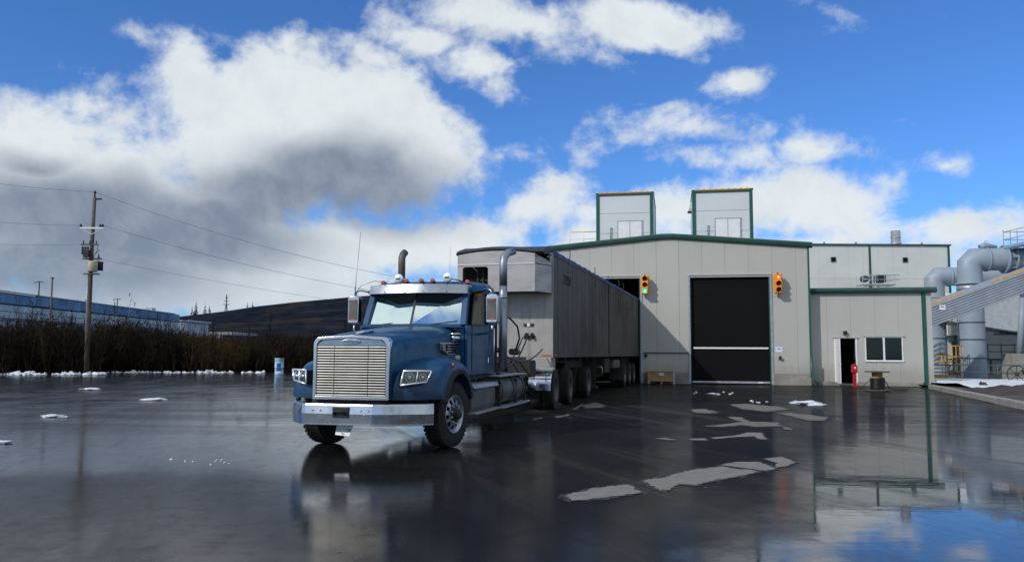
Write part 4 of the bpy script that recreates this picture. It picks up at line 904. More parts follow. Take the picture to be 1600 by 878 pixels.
# fenders
def fender(s):
    prof_top = [(-1.26, .80), (-1.29, .90), (-1.27, 1.02), (-1.20, 1.14), (-1.06, 1.24), (-.85, 1.31), (-.6, 1.37), (-.3, 1.41), (0, 1.42), (.3, 1.40), (.55, 1.34), (.75, 1.22), (.88, 1.05), (.95, .88), (.97, .80)]
    ar = [(.68*math.cos(a), .50+.66*math.sin(a)) for a in [R(27)+(R(153)-R(27))*q/12 for q in range(13)]]  # rear -> front
    rings = []
    xs = [.58, .80, .95, 1.06, 1.14, 1.19, 1.215, 1.22]; drop = [0, 0, .006, .02, .05, .095, .15, .20]
    for x, d in zip(xs, drop):
        k = max(0, (x-.6)/.62); ring = []
        for (y, z) in prof_top:
            y2 = y+(.44*k**1.6 if y < -.5 else 0)*min(1, (-y-.5)/.7) - (.10*k**3 if y > .6 else 0)
            f = max(0, min(1, (z-.8)/.35)); z2 = z-d*f
            ring.append((s*x, y2, z2))
        ring += [(s*x, y, z) for y, z in ar]
        rings.append(ring)
    for r_ in rings:   # keep the shell thick over the arch
        pass
    mb = MB(); mb.loft(rings, caps=True, smooth=True)
    f = mb.build('fender', blue, tk, sharp=50)
    fl = MB(); pts = [(.69*math.cos(a), .50+.67*math.sin(a)) for a in [R(20)+(R(160)-R(20))*q/20 for q in range(21)]]
    rr = [[(s*1.19, y, z), (s*1.255, y*1.0, z-.005), (s*1.262, y*1.07, .5+(z-.5)*1.09), (s*1.20, y*1.10, .5+(z-.5)*1.12)] for y, z in pts]
    fl.loft(rr, caps=True, smooth=True).build('fender_flare', chassis, tk, sharp=40)
    # side marker
    MB().lathe([(0, .03), (.02, .028), (.035, .015), (.04, 0)], Matrix.Translation((s*1.205, -.28, 1.30)) @ Matrix.Scale(s, 4, (1, 0, 0)), 14).build('marker_lamp', amber, f)
    # headlight, set in the sloping nose of the fender
    A = Vector((s*.735, -1.30, 0)); B = Vector((s*1.11, -1.04, 0)); d = (B-A).normalized(); nrm = Vector((d.y*s, -d.x*s, 0))*1.0
    if nrm.y > 0: nrm = -nrm
    def hp_(u, z, o=0): p = A+(B-A)*u+nrm*o; return (p.x, p.y-(1.2-z)*.10, z)
    qd = [(0, 1.02), (.86, 1.065), (1.0, 1.225), (.08, 1.225)]
    hl = MB().loft([[hp_(u, z, .015) for u, z in qd], [hp_(u, z, -.16) for u, z in qd]], smooth=False).build('headlight', blackp, tk, bevel=.012)
    frm = MB()
    for i in range(4): a, b = qd[i], qd[(i+1) % 4]; frm.tube([hp_(*a, .022), hp_(*b, .022)], .014, 6)
    a, b = (.50, 1.035), (.55, 1.225); frm.tube([hp_(*a, .022), hp_(*b, .022)], .012, 6); frm.build('headlight_frame', mat('bright lamp frame', (.9, .93, .97), .2, .6) if 'bright lamp frame' not in MATS else MATS['bright lamp frame'], hl)
    for u, r_ in ((.29, .072), (.72, .062)):
        c = Vector(hp_(u, 1.135, .004)); Q = nrm.to_track_quat('X', 'Z').to_matrix().to_4x4(); MB().lathe([(r_, .024), (r_*.75, -.01+.02), (r_*.5, .005), (r_*.3, .02), (0, .03)], Matrix.Translation(c) @ Q, 20).build('lamp_bowl', lensc, hl)
    MB().loft([[hp_(u, z, .030) for u, z in qd], [hp_(u, z, .026) for u, z in qd]], smooth=False).build('headlight_cover', glass_clear, hl)
glass_clear = glass_mat('clear lens', (.9, .93, .95), 1.45)
fender(1); fender(-1)
# intake vents on the hood sides with canister above and below
for s in (1, -1):
    x0, x1 = (.77, .86) if s > 0 else (-.86, -.77)
    vf = MB().prism([(.35, 1.66), (1.22, 1.68), (1.22, 1.46), (.62, 1.45), (.38, 1.52)], lambda u, v, t: (t*s, u, v), .76, .845).build('side_vent', alum, tk, bevel=.02)
    MB().prism([(.45, 1.635), (1.16, 1.65), (1.16, 1.49), (.66, 1.48), (.47, 1.53)], lambda u, v, t: (t*s, u, v), .845, .850).build('vent_recess', doorm, vf)
    for k in range(3): z = 1.512+k*.042; MB().prism([(.50, z), (1.16, z+.004), (1.16, z+.016), (.50, z+.012)], lambda u, v, t: (t*s, u, v), .85, .864).build('vent_blade', chrome, vf)
    MB().tube([(s*.85, .95, 1.69), (s*.85, .95, 1.80)], .09, 16).build('air_cleaner_cap', chrome, tk); MB().tube([(s*.85, .95, 1.80), (s*.85, .95, 1.83)], .11, 16).build('air_cleaner_lid', chrome, tk)
    MB().tube([(s*.86, 1.02, 1.34), (s*.86, 1.02, 1.45)], .07, 14).build('intake_pipe', alum, tk)
# cab
CX = 1.02
def cabside(s):
    x = s*CX; xi = s*(CX-.06)
    body = [(1.36, 1.12), (3.0, 1.10), (3.0, 1.98), (1.42, 1.97)]
    return MB().prism([(1.16, 1.10), (3.05, 1.10), (3.05, 2.70), (2.55, 2.72), (2.55, 2.02), (1.40, 1.99), (1.16, 1.97)], lambda u, v, t: (t, u, v), x, xi)
for s in (-1, 1): cabside(s).build('cab_side', blue, tk, bevel=.015)
box('cab_floor', chassis, tk, -.95, .95, 1.3, 3.0, 1.02, 1.14); box('firewall', blue, tk, -.95, .95, 1.17, 1.25, 1.12, 1.95, bevel=.01); box('back_wall', tan, tk, -.95, .95, 2.95, 3.04, 1.14, 2.70)
MB().prism([(-.955, 1.93), (-.88, 1.99), (.88, 1.99), (.955, 1.93)], lambda u, v, t: (u, t, v), 1.02, 1.42).build('cowl', blue, tk, bevel=.012)
WB = [(-.87, 1.22, 1.985), (0, 1.05, 1.985), (.87, 1.22, 1.985)]; WT = [(-.83, 1.52, 2.60), (0, 1.39, 2.62), (.83, 1.52, 2.60)]
for i, s in ((0, -1), (1, 1)):
    a, b, c, d = [Vector(q) for q in (WB[i], WB[i+1], WT[i+1], WT[i])]
    mb = MB(); o_ = Vector((0, .01, 0)); mb.add([a, b, c, d, a+o_, b+o_, c+o_, d+o_], [(0, 1, 2, 3), (4, 5, 6, 7)]); mb.add([a, b, c, d], [(0, 1, 2, 3)]) if False else None
    MB().add([a, b, c, d], [(0, 1, 2, 3)]).build('windshield', wglass, tk)
mb = MB().bar(Vector(WB[1])+Vector((0, -.01, 0)), Vector(WT[1])+Vector((0, -.01, 0)), .03, .03); mb.build('windshield_divider', blackp, tk)
for s in (0, 2):
    sg_ = -1 if s == 0 else 1
    MB().bar(Vector(WB[s])+Vector((sg_*.055, .0, -.02)), Vector(WT[s])+Vector((sg_*.055, 0, .02)), .12, .10, (0, 1, 0)).build('pillar', blue, tk, bevel=.02)
for i in (0, 1):
    MB().bar(Vector(WB[i])+Vector((0, -.006, .0)), Vector(WB[i+1])+Vector((0, -.006, 0)), .03, .03).build('lower_seal', blackp, tk)
    a = Vector(WB[i]).lerp(Vector(WB[i+1]), .35 if i else .25); b = a.lerp(Vector(WT[i]), .0)+Vector((.55, -.03, .06)); tube('wiper', blackp, tk, [a+Vector((0, -.03, 0)), b], .010, 6)
# roof (rounded loft)
def rsec(y, w_, z, h): return [(-w_, y, z), (-w_, y, z+h*.45), (-w_*.90, y, z+h*.82), (-w_*.6, y, z+h*.97), (0, y, z+h), (w_*.6, y, z+h*.97), (w_*.90, y, z+h*.82), (w_, y, z+h*.45), (w_, y, z)]
MB().loft([rsec(1.40, .93, 2.60, .09), rsec(1.47, .96, 2.60, .15), rsec(1.85, 1.0, 2.60, .22), rsec(2.5, 1.02, 2.62, .26), rsec(2.95, 1.02, 2.64, .24), rsec(3.08, .98, 2.64, .17)], smooth=True).build('roof', blue, tk, sharp=55)
tube('roof_rail', blue, tk, [(CX-.03, 1.50, 2.60), (CX-.03, 2.55, 2.68)], .035, 8); tube('roof_rail', blue, tk, [(-CX+.03, 1.50, 2.60), (-CX+.03, 2.55, 2.68)], .035, 8)
# door panel, window and hardware, driver's side and the other
for s in (1, -1):
    fn = lambda u, v, t: (s*t, u, v)
    d = MB().prism([(1.42, 1.16), (2.50, 1.14), (2.50, 2.0), (1.42, 1.97)], fn, CX+.001, CX+.012).build('door', blue, tk, bevel=.005)
    MB().prism([(1.40, 1.99), (2.52, 2.03), (2.52, 2.64), (1.64, 2.58)], fn, CX-.03, CX-.024).build('door_glass', dglass, d)
    q = [(1.38, 1.985), (2.54, 2.02), (2.54, 2.66), (1.63, 2.60)]; f = MB()
    for i in range(4): a, b = q[i], q[(i+1) % 4]; f.tube([fn(*a, CX-.01), fn(*b, CX-.01)], .018, 6)
    f.build('window_seal', blackp, d)
    MB().tube([fn(2.38, 1.40, CX+.02), fn(2.38, 1.40, CX+.05), fn(2.38, 1.25, CX+.05), fn(2.38, 1.25, CX+.02)], .012, 6).build('door_handle', chrome, d)
    MB().tube([fn(2.72, 1.30, CX+.01), fn(2.72, 1.32, CX+.07), fn(2.72, 1.95, CX+.07), fn(2.72, 1.97, CX+.01)], .016, 8).build('grab_handle', chrome, tk)
    box('cab_step', chassis, tk, *(sorted((s*.78, s*1.15))), 1.5, 2.5, .92, .96) if False else None
    # mirror
    my = 1.62; mx = s*1.34
    mi = MB().prism([(mx-.105, 2.02), (mx+.105, 2.02), (mx+.115, 2.06), (mx+.115, 2.50), (mx+.08, 2.555), (mx-.08, 2.555), (mx-.115, 2.50), (mx-.115, 2.06)], lambda u, v, t: (u, t, v), my-.06, my+.09).build('mirror', chrome, tk, bevel=.03, seg=3)
    box('mirror_face', tankm, mi, mx-.085, mx+.085, my-.072, my-.060, 2.09, 2.47, bevel=.006); 
    for z in (2.445, 2.095): box('mirror_marker', amber, mi, mx-.055, mx+.055, my-.080, my-.0725, z, z+.022)
    MB().tube([(mx-.02*s, my, 2.54), (mx-.03*s, my+.01, 2.62), (mx-.10*s, my+.03, 2.655), (s*1.0, my+.25, 2.60)], .018, 8).build('mirror_arm', chrome, mi)
    MB().tube([(mx, my, 2.03), (mx, my, 1.90), (mx-.05*s, my+.02, 1.855), (s*(CX+.01), my+.15, 1.83)], .018, 8).build('mirror_arm', chrome, mi)
tube('antenna', galv, tk, [(-1.30, 1.55, 2.55), (-1.30, 1.55, 2.75), (-1.25, 1.62, 3.75)], [.014, .010, .006], 6)
tube('mirror_stay', galv, tk, [(-1.32, 1.55, 2.56), (-1.18, 1.55, 2.74), (-.95, 1.6, 2.82), (-.7, 1.68, 2.80)], .008, 6)
tube('thin_antenna', galv, tk, [(.12, 2.9, 2.85), (.12, 2.9, 3.6)], .004, 5)
# visor
vr = []
for x, y in ((-.965, 1.55), (-.94, 1.36), (-.55, 1.16), (0, 1.10), (.55, 1.16), (.94, 1.36), (.965, 1.55)):
    vr.append([(x, y, 2.555), (x*.99, y+.045, 2.715), (x*.99, y+.06, 2.71), (x, y+.015, 2.55)])
vs_ = MB().loft(vr, smooth=False).build('sun_visor', mat('visor steel', (.36, .38, .41), .36, .8, .08, 2, dirt=(.3, .32, .35), dscale=2, damt=.4), tk, sharp=25)
for x, y in ((-.55, 1.14), (-.15, 1.09), (.2, 1.10), (.62, 1.16)):
    for z in (2.58, 2.70): MB().lathe([(0, -.006), (.012, 0)], Matrix.Translation((x, y+(z-2.555)*.25-.004, z)) @ Matrix.Rotation(R(90), 4, 'Z'), 8).build('rivet', blackp, vs_)
MB().add([(-.93, 1.50, 2.585), (-.55, 1.22, 2.575), (0, 1.16, 2.575), (.55, 1.22, 2.575), (.93, 1.50, 2.585), (.93, 1.58, 2.62), (-.93, 1.58, 2.62)], [(0, 1, 2, 3, 4, 5, 6)]).build('visor_underside', blackp, tk)
# cab lights
def marker(x, y, z):
    l = MB().loft([[(x-.035, y, z), (x+.035, y, z), (x+.035, y, z+.055), (x, y, z+.068), (x-.035, y, z+.055)], [(x-.03, y+.03, z), (x+.03, y+.03, z), (x+.03, y+.03, z+.055), (x, y+.03, z+.068), (x-.03, y+.03, z+.055)]], smooth=False).build('marker_lamp', amber, tk, bevel=.01)
    MB().loft([[(x-.036, y+.031, z-.005), (x+.036, y+.031, z-.005), (x+.034, y+.031, z+.062), (x-.034, y+.031, z+.062)], [(x-.02, y+.26, z-.01), (x+.02, y+.26, z-.01), (x+.015, y+.26, z+.01), (x-.015, y+.26, z+.01)]], smooth=False).build('lamp_fairing', stackm, l, bevel=.008)
for x, y, z in ((-.76, 1.55, 2.76), (-.26, 1.42, 2.775), (0.03, 1.42, 2.78), (.25, 1.42, 2.775), (.88, 1.55, 2.75)): marker(x, y, z)
for x, z in ((-.40, 2.84), (.54, 2.85)):
    Q = Matrix.Translation((x, 1.45, z)) @ Matrix.Rotation(R(90), 4, 'Z')
    l = MB().lathe([(0, -.035), (.06, -.032), (.085, -.015), (.09, 0), (.075, .05), (.03, .09), (0, .10)], Q, 24).build('roof_spotlight', mat('spotlight cover', (.78, .82, .86), .3, .3) if x < 0 else MATS['spotlight cover'], tk)
    tube('stand', blackp, l, [(x, 1.47, z-.07), (x, 1.5, z-.12)], .015, 6); box('printed_mark', steelb, l, x-.045, x+.045, 1.408, 1.414, z-.016, z+.016)
tube('lamp_cable', blackp, tk, [(.50, 1.68, 2.84), (.6, 1.75, 2.84), (.75, 1.9, 2.80)], .010, 6)
# stacks
for s in (1, -1):
    x = s*1.10; y = 3.40
    sk = MB().tube([(x, y, 1.18), (x, y, 2.60)], .088, 20).build('exhaust_stack', stackm, tk)
    MB().tube([(x, y, 2.60), (x, y, 2.62), (x, y, 2.66), (x, y, 2.85)], [.092, .09, .082, .08], 20).build('stack_neck', stackm, sk)
    MB().tube([(x, y, 2.85), (x, y, 3.30), (x+.0, y+.04, 3.43), (x+.05*1, y+.14, 3.54), (x+.14, y+.30, 3.60)], [.080]*5, 20).build('stack_tip', stackm if s > 0 else pole, sk) if s > 0 else MB().tube([(x, y, 2.85), (x, y, 3.46), (x+.01, y+.03, 3.54), (x+.03, y+.10, 3.60)], [.075]*4, 20).build('stack_tip', tankm, sk)
    for z in (1.5, 2.1): box('stack_clamp', chassis, sk, min(x, x-s*.2), max(x, x-s*.2), y-.05, y+.05, z, z+.05)
    tube('stack_pipe', tankm, tk, [(x-s*.16, y+.02, 1.1), (x-s*.16, y+.02, 2.02), (x-s*.15, y, 2.1)], .035, 8)
# tanks and steps, both sides
for s in (1, -1):
    def sx(a, b): return (min(s*a, s*b), max(s*a, s*b))
    a0, a1 = sx(.62, 1.14)
    # first box: battery / tool step
    bb = MB().prism([(.62, .50), (1.12, .47), (1.17, .55), (1.17, .84), (1.10, .93), (.62, .95)], lambda u, v, t: (s*u, t, v), .98, 2.55).build('tool_box', tankm, tk, bevel=.03)
    MB().prism([(.70, .955), (1.18, .95), (1.22, .90), (1.22, .87), (1.16, .90), (.70, .93)], lambda u, v, t: (s*u, t, v), .95, 2.62).build('upper_step', alum, bb, bevel=.008)
    box('lower_step', alum, bb, *sx(1.02, 1.26), .95, 2.70, .44, .475, bevel=.01)
    ft = MB().tube([(s*.90, 2.85, .76), (s*.90, 2.90, .76), (s*.90, 5.02, .76), (s*.90, 5.07, .76)], [.27, .30, .30, .27], 32).build('fuel_tank', tankm, tk, sharp=40)
    for y in (3.0, 3.95, 4.85): MB().tube([(s*.90, y-.03, .76), (s*.90, y+.03, .76)], .312, 32).build('tank_strap', chassis, ft)
    MB().tube([(s*.98, 3.5, 1.04), (s*.98, 3.5, 1.10)], .05, 14).build('filler_cap', blackp, ft)
    box('top_step', alum, ft, *sx(.85, 1.22), 2.75, 5.15, 1.03, 1.055, bevel=.008); box('lower_step', alum, ft, *sx(1.06, 1.27), 2.8, 5.3, .42, .455, bevel=.01)
    for y in (2.8, 4.2, 5.1): box('step_bracket', chassis, ft, *sx(1.14, 1.2), y, y+.05, .45, .95)
    # polished quarter fender ahead of the drive wheels
    qf = []
    for q in range(9):
        an = R(8)+R(74)*q/8; qf.append((8.80-.80*math.cos(an), .44+.72*math.sin(an)))
    MB().loft([[(s*.62, y, z), (s*1.22, y, z), (s*1.22, y+.012, z-.004), (s*.62, y+.012, z-.004)] for y, z in qf], smooth=False).build('quarter_fender', chrome, tk, sharp=30)
    MB().tube([(s*.6, 8.1, .92), (s*1.2, 8.1, .92)], .02, 6).build('fender_bracket', chassis, tk)
# deck behind cab, fifth wheel, air lines
box('deck_plate', tankm, tk, -.6, .85, 3.7, 5.1, 1.03, 1.07, bevel=.01); box('air_tank', chassis, tk, .5, .85, 5.4, 6.8, .7, .95, bevel=.08); box('muffler_box', chassis, tk, -.55, .55, 5.2, 5.9, 1.03, 1.30, bevel=.04)
box('fifth_wheel', chassis, tk, -.5, .5, 9.2, 10.3, 1.05, 1.24, bevel=.03); box('rear_cabinet', chassis, tk, .35, .95, 6.9, 7.5, .9, 1.32, bevel=.04)
box('control_panel', blackp, tk, -.2, .75, 3.06, 3.16, 1.25, 1.9)
def hose(pts, r, m=cable): tube('air_hose', m, tk, pts, r, 8)
def sag(a, b, dz, n=12): a = Vector(a); b = Vector(b); return [a.lerp(b, i/n)-Vector((0, 0, dz*4*(i/n)*(1-i/n))) for i in range(n+1)]
tube('air_hose', cable, tk, [(1.0, 3.5, 2.25), (1.12, 3.9, 2.22), (1.22, 4.2, 2.05), (1.24, 4.3, 1.8), (1.18, 4.2, 1.55)], .02, 8)
hose(sag((.9, 3.3, 1.7), (.95, 8.3, 1.6), .35), .018); hose(sag((.7, 3.3, 1.75), (.55, 8.4, 2.0), .7), .02); hose(sag((.5, 3.3, 1.6), (.4, 8.4, 1.9), .62), .018)
coil = [(1.12+.05*math.cos(q*.9), 4.0+q*.012, 1.52+.06*math.sin(q*.9)) for q in range(60)]; hose(coil, .010)
# interior
st_ = MB().lathe([(.20, -.012), (.22, 0), (.20, .012), (.19, 0)], Matrix.Translation((-.42, 1.85, 2.10)) @ Matrix.Rotation(R(35), 4, 'X') @ Matrix.Rotation(R(90), 4, 'Z'), 24, closed=True).build('steering_wheel', blackp, tk)
for k in range(3): an = 2.1*k+.5; st_m = MB().bar((-.42, 1.85, 2.10), (-.42+.2*math.cos(an), 1.85-.11*math.sin(an)*.5, 2.10+.17*math.sin(an)), .02, .02); st_m.build('wheel_spoke', blackp, st_)
box('dashboard', blackp, tk, -.90, .90, 1.28, 1.65, 1.5, 1.95, bevel=.05)
for x in (-.45, .45): se = box('seat', tan, tk, x-.26, x+.26, 2.2, 2.7, 1.3, 1.5, bevel=.06); box('seat_back', tan, se, x-.25, x+.25, 2.65, 2.8, 1.5, 2.35, bevel=.06)
box('paper_on_dash', white, tk, -.10, .22, 1.32, 1.50, 1.955, 1.96)

# ================================================================== trailer
RA = R(15.6); RO = (1.10, 21.74, 0)
tr = thing('chip_trailer', 'long dirty aluminium high-sided trailer behind the blue truck, reaching into the shed', 'trailer', RO, -RA)
TW = 2.62; TZ0 = 1.38; TZ1 = 4.24; TL = 22.0
box('front_wall', tfront, tr, -TW+.02, -.02, 0, .06, TZ0, 3.16, bevel=.012)
n_ = 31; pw = TL/n_
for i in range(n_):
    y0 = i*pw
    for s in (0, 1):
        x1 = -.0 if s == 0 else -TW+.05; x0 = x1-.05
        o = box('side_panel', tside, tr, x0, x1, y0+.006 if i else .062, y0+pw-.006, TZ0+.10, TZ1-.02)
    m = MB()
    if i: m.box(-.001, .007, y0-.02, y0+.02, TZ0+.12, TZ1-.06); m.build('side_rib', tside, tr)
box('centre_post', chassis, tr, -.002, .03, 10.02, 10.08, TZ0, TZ1); 
box('top_rail', tside, tr, -.07, .018, .01, TL, TZ1-.06, TZ1+.03); box('top_rail', tside, tr, -TW-.01, -TW+.07, .01, TL, TZ1-.06, TZ1+.03)
box('bottom_rail', tside, tr, -.08, .022, .062, TL, TZ0, TZ0+.11); box('bottom_rail', tside, tr, -TW-.02, -TW+.08, .062, TL, TZ0, TZ0+.11)
box('floor', chassis, tr, -TW+.1, -.1, .1, TL, TZ0-.02, TZ0+.1); box('rear_wall', tside, tr, -TW+.1, -.1, TL-.1, TL, TZ0, TZ1)
# blue tarp rolled along the near top edge
tb = []
for i in range(170):
    y = .25+i*(TL-.4)/169; r_ = .062+.010*math.sin(i*.9)+random.uniform(-.006, .006); z = TZ1+.03+.006*math.sin(i*.37)
    tb.append([(-.06+r_*math.cos(a)*.9+.03, y, z+r_*math.sin(a)) for a in [2*math.pi*q/8 for q in range(8)]])
MB().loft(tb, smooth=True).build('tarp_roll', tarpblue, tr)
for y in (2.3, 6.9, 9.95, 12.9, 14.3): tube('tarp_hook', chassis, tr, [(-.03, y, TZ1-.2), (.03, y, TZ1+.18), (.0, y+.12, TZ1+.34), (-.10, y+.40, TZ1+.40)] if y < 3 or y > 12 else [(.0, y, TZ1-.4), (.0, y, TZ1+.30)], .014, 6)
tops = []
for i in range(12):
    y = .1+i*(TL-.2)/11; sg_ = .0
    tops.append([(-TW+.02, y, TZ1+.02), (-TW*.75, y, TZ1+.10), (-TW*.5, y, TZ1+.12), (-TW*.25, y, TZ1+.09), (-.1, y, TZ1+.02), (-.1, y, TZ1-.02), (-TW+.02, y, TZ1-.02)])
MB().loft(tops, smooth=True).build('tarp_cover', tarpdark, tr, sharp=50)
# nose hood: projecting box with chamfered corner, opening at the left
HY = -.80; HZ0 = 3.12; HZ1 = 4.19; HB = 3.86
def archz(x): return 4.12+.10*(1-((x+1.35)/1.1)**2)
hx0, hx1 = -2.44, -.28
wx0, wx1, wz0, wz1 = -2.30, -1.58, 3.14, 3.80
fnf = lambda u, v, t: (u, t, v)
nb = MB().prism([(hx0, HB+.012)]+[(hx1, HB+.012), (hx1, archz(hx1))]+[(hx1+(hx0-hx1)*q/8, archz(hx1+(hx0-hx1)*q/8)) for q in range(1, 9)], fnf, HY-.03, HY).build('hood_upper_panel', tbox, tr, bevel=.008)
box('hood_strip', white, tr, hx0, hx1, HY-.05, HY-.0, HB-.012, HB+.010)
rw = .07
hole = [(wx0, wz0)]+arc((wx0+rw, wz1-rw), rw, math.pi, math.pi/2, 4, lambda a, b: (a, b))+arc((wx1-rw, wz1-rw), rw, math.pi/2, 0, 4, lambda a, b: (a, b))+[(wx1, wz0)]
MB().prism([(hx0, HZ0), (wx0, HZ0)]+hole+[(wx1, HZ0), (hx1, HZ0), (hx1, HB-.012), (hx0, HB-.012)], fnf, HY-.03, HY).build('hood_front_panel', tbox, tr)
# chamfer panels
for z0, z1a, z1b in ((HZ0, HB-.012, HB-.012), (HB+.012, archz(hx1), 3.94)):
    MB().add([(hx1+.004, HY-.03, z0), (0, -.10, z0), (0, -.10, z1b), (hx1+.004, HY-.03, z1a), (hx1, HY+.02, z0), (-.05, -.08, z0), (-.05, -.08, z1b), (hx1, HY+.02, z1a)],
        [(0, 1, 2, 3), (4, 5, 6, 7), (0, 1, 5, 4), (1, 2, 6, 5), (2, 3, 7, 6), (3, 0, 4, 7)]).build('hood_corner_panel', tbox, tr)
    MB().add([(hx0-.004, HY-.03, z0), (-TW, -.10, z0), (-TW, -.10, z1a), (hx0-.004, HY-.03, z1a), (hx0, HY+.02, z0), (-TW+.05, -.08, z0), (-TW+.05, -.08, z1a), (hx0, HY+.02, z1a)],
        [(0, 1, 2, 3), (4, 5, 6, 7), (0, 1, 5, 4), (1, 2, 6, 5), (2, 3, 7, 6), (3, 0, 4, 7)]).build('hood_corner_panel', tbox, tr)
MB().add([(hx0, HY, HZ0-.005), (hx1, HY, HZ0-.005), (0, -.1, HZ0-.005), (0, 0, HZ0-.005), (-TW, 0, HZ0-.005), (-TW, -.1, HZ0-.005)], [tuple(range(6))]).build('hood_floor', tside, tr)
box('hood_partition', tside, tr, wx1+.03, wx1+.06, HY+.01, -.02, HZ0, 4.05); box('hood_back', tside, tr, -TW+.06, -.06, -.03, -.005, HZ0+.01, 4.1)
for x in (-2.0, -1.85): box('inner_strut', tside, tr, x, x+.04, -.5, -.45, HZ0, 4.0)
box('inner_shelf', tside, tr, -2.35, -1.6, -.45, -.35, 3.45, 3.5)
# dark tarp cap over the nose, drooping
cap = []
for x in [hx0-.05+(hx1+.28-hx0)*q/10 for q in range(11)]:
    zt = archz(min(hx1, max(hx0, x)))
    cap.append([(x, HY+.02, zt-.01), (x, HY-.05, zt+.045), (x, HY+.10, zt+.13), (x, -.1, TZ1+.16), (x, .3, TZ1+.14), (x, .3, TZ1+.0), (x, -.1, TZ1-.06)])
MB().loft(cap, smooth=True).build('nose_tarp', tarpdark, tr, sharp=60)
box('corner_gusset', panelw, tr, -.14, -.005, -.03, .0, 3.96, 4.16); tube('gusset_bar', white, tr, [(-.30, -.5, 4.17), (0.0, -.02, 4.20)], .012, 6)
box('front_corner_post', tfront, tr, -.022, .016, -.005, .058, TZ0, TZ1)
# number near the top, gladhands, fittings
NX = Matrix.Translation((.026, 1.95, 3.62)) @ Matrix.Rotation(R(90), 4, 'Z') @ FACE
text('fleet_number', '37558', .40, chassis, tr, NX, .003)
for dx in (-.10, .0, .10): box('marker_lamp', white if dx == 0 else blackp, tr, -.66+dx-.04, -.66+dx+.04, -.03, -.002, 2.22, 2.30, bevel=.006)
for dx in (-.08, .08): MB().tube([(-.64+dx, -.005, 2.02), (-.64+dx, -.10, 2.0), (-.64+dx, -.12, 1.93)], .035, 10).build('gladhand', blackp, tr)
box('socket_plate', chassis, tr, -.80, -.48, -.03, -.002, 1.88, 1.97, bevel=.01)
box('lower_nose', tfront, tr, -.72, -.02, -.04, .5, 1.02, TZ0-.002, bevel=.02); box('lower_nose', chassis, tr, -TW+.1, -.73, -.03, .5, 1.16, TZ0-.004)
box('clearance_strip', mat('orange strip', (.55, .10, .02), .4), tr, -.30, -.02, -.012, -.003, 1.42, 1.455); box('clearance_strip', MATS['orange strip'], tr, .023, .03, .1, .45, 1.42, 1.455)
box('kingpin_plate', chassis, tr, -TW+.3, -.3, .5, 4, 1.22, 1.36)
for s in (-.55, -2.07): box('chassis_beam', chassis, tr, s-.06, s+.06, 4, TL-.5, 1.02, 1.36)
for y in np.arange(1.0, 21, 1.2): box('floor_bearer', chassis, tr, -TW+.1, -.1, float(y), float(y)+.08, 1.26, 1.36)
box('added_gap_block', chassis, tr, -1.7, -.95, 3.8, TL-.6, .48, 1.25)  # added dark box, blocks the view of bright floor under the trailer
for s in (-.35, -2.2):
    lg = box('landing_leg', chassis, tr, s-.07, s+.07, 8.3, 8.45, .3, 1.3); box('foot', chassis, lg, s-.15, s+.15, 8.2, 8.55, .22, .29)
tube('crank', galv, tr, [(-.25, 8.35, 1.0), (.0, 8.35, 1.0), (.02, 8.35, .75)], .02, 6)
for y in (5.9, 15.2, 16.9, 18.6):
    for s, cx in ((1, -.20), (-1, -TW+.20)): wheel(tr, cx, y, side=s, dual=True)
    MB().tube([(-TW+.4, y, .52), (-.4, y, .52)], .08, 10).build('axle', chassis, tr)
for y in (7.2, 14.3): box('mud_flap', blackp, tr, -.62, -.04, y-.02, y+.01, .35, 1.3)
box('side_cabinet', chassis, tr, -.6, -.05, 9.4, 10.6, .75, 1.3, bevel=.03); box('grey_tank', tankm, tr, -.5, -.05, 12.0, 13.6, .85, 1.25, bevel=.1)
# ================================================================== left side and distance
def groundpt(px, py):
    d = fw+(px-800)/F*rt-(py-439)/F*up; t = -EYE/d.z; return (d.x*t, d.y*t)
# main power pole
pp = thing('power_pole', 'tall wooden power pole with cross-arms and a transformer at the left edge of the lot', 'power pole', (-26.3, 49.9, 0))
MB().tube([(0, 0, -.2), (-.08, 0, 4), (-.12, 0, 8), (-.10, 0, 11.1)], [.155, .14, .12, .10], 14).build('mast', pole, pp)
box('cross_arm', white, pp, -.85, .65, -.16, -.06, 9.08, 9.18, bevel=.01)
for s in (-1, 1): MB().bar((-.1+s*.62, -.1, 9.06), (-.1, -.1, 8.75), .05, .05).build('arm_brace', galv, pp)
for x in (-.82, .55, .4): MB().lathe([(0, 0), (.07, .02), (.05, .07), (.08, .1), (.04, .2), (0, .22)], Matrix.Translation((x, -.11, 9.18)) @ Z, 10).build('insulator', chassis, pp)
MB().lathe([(0, 0), (.05, .02), (.04, .25), (.09, .28), (.05, .42), (0, .44)], Matrix.Translation((-.1, 0, 11.1)) @ Z, 10).build('insulator', chassis, pp)
box('top_bracket', chassis, pp, -.2, .35, -.03, .03, 10.95, 11.05)
box('cross_arm', pole, pp, -.75, .35, -.14, -.06, 8.05, 8.13); box('cross_arm', pole, pp, -.6, .6, -.14, -.06, 7.15, 7.24); box('cross_arm', pole, pp, -.5, .5, -.14, -.06, 6.2, 6.28)
MB().lathe([(0, 0), (.27, 0), (.29, .06), (.29, .62), (.25, .68), (0, .7)], Matrix.Translation((.18, -.35, 6.35)) @ Z, 20).build('transformer', mat('transformer tank', (.34, .31, .25), .5), pp)
MB().lathe([(0, 0), (.19, 0), (.19, .55), (0, .57)], Matrix.Translation((.32, .25, 6.5)) @ Z, 16).build('transformer', chassis, pp)
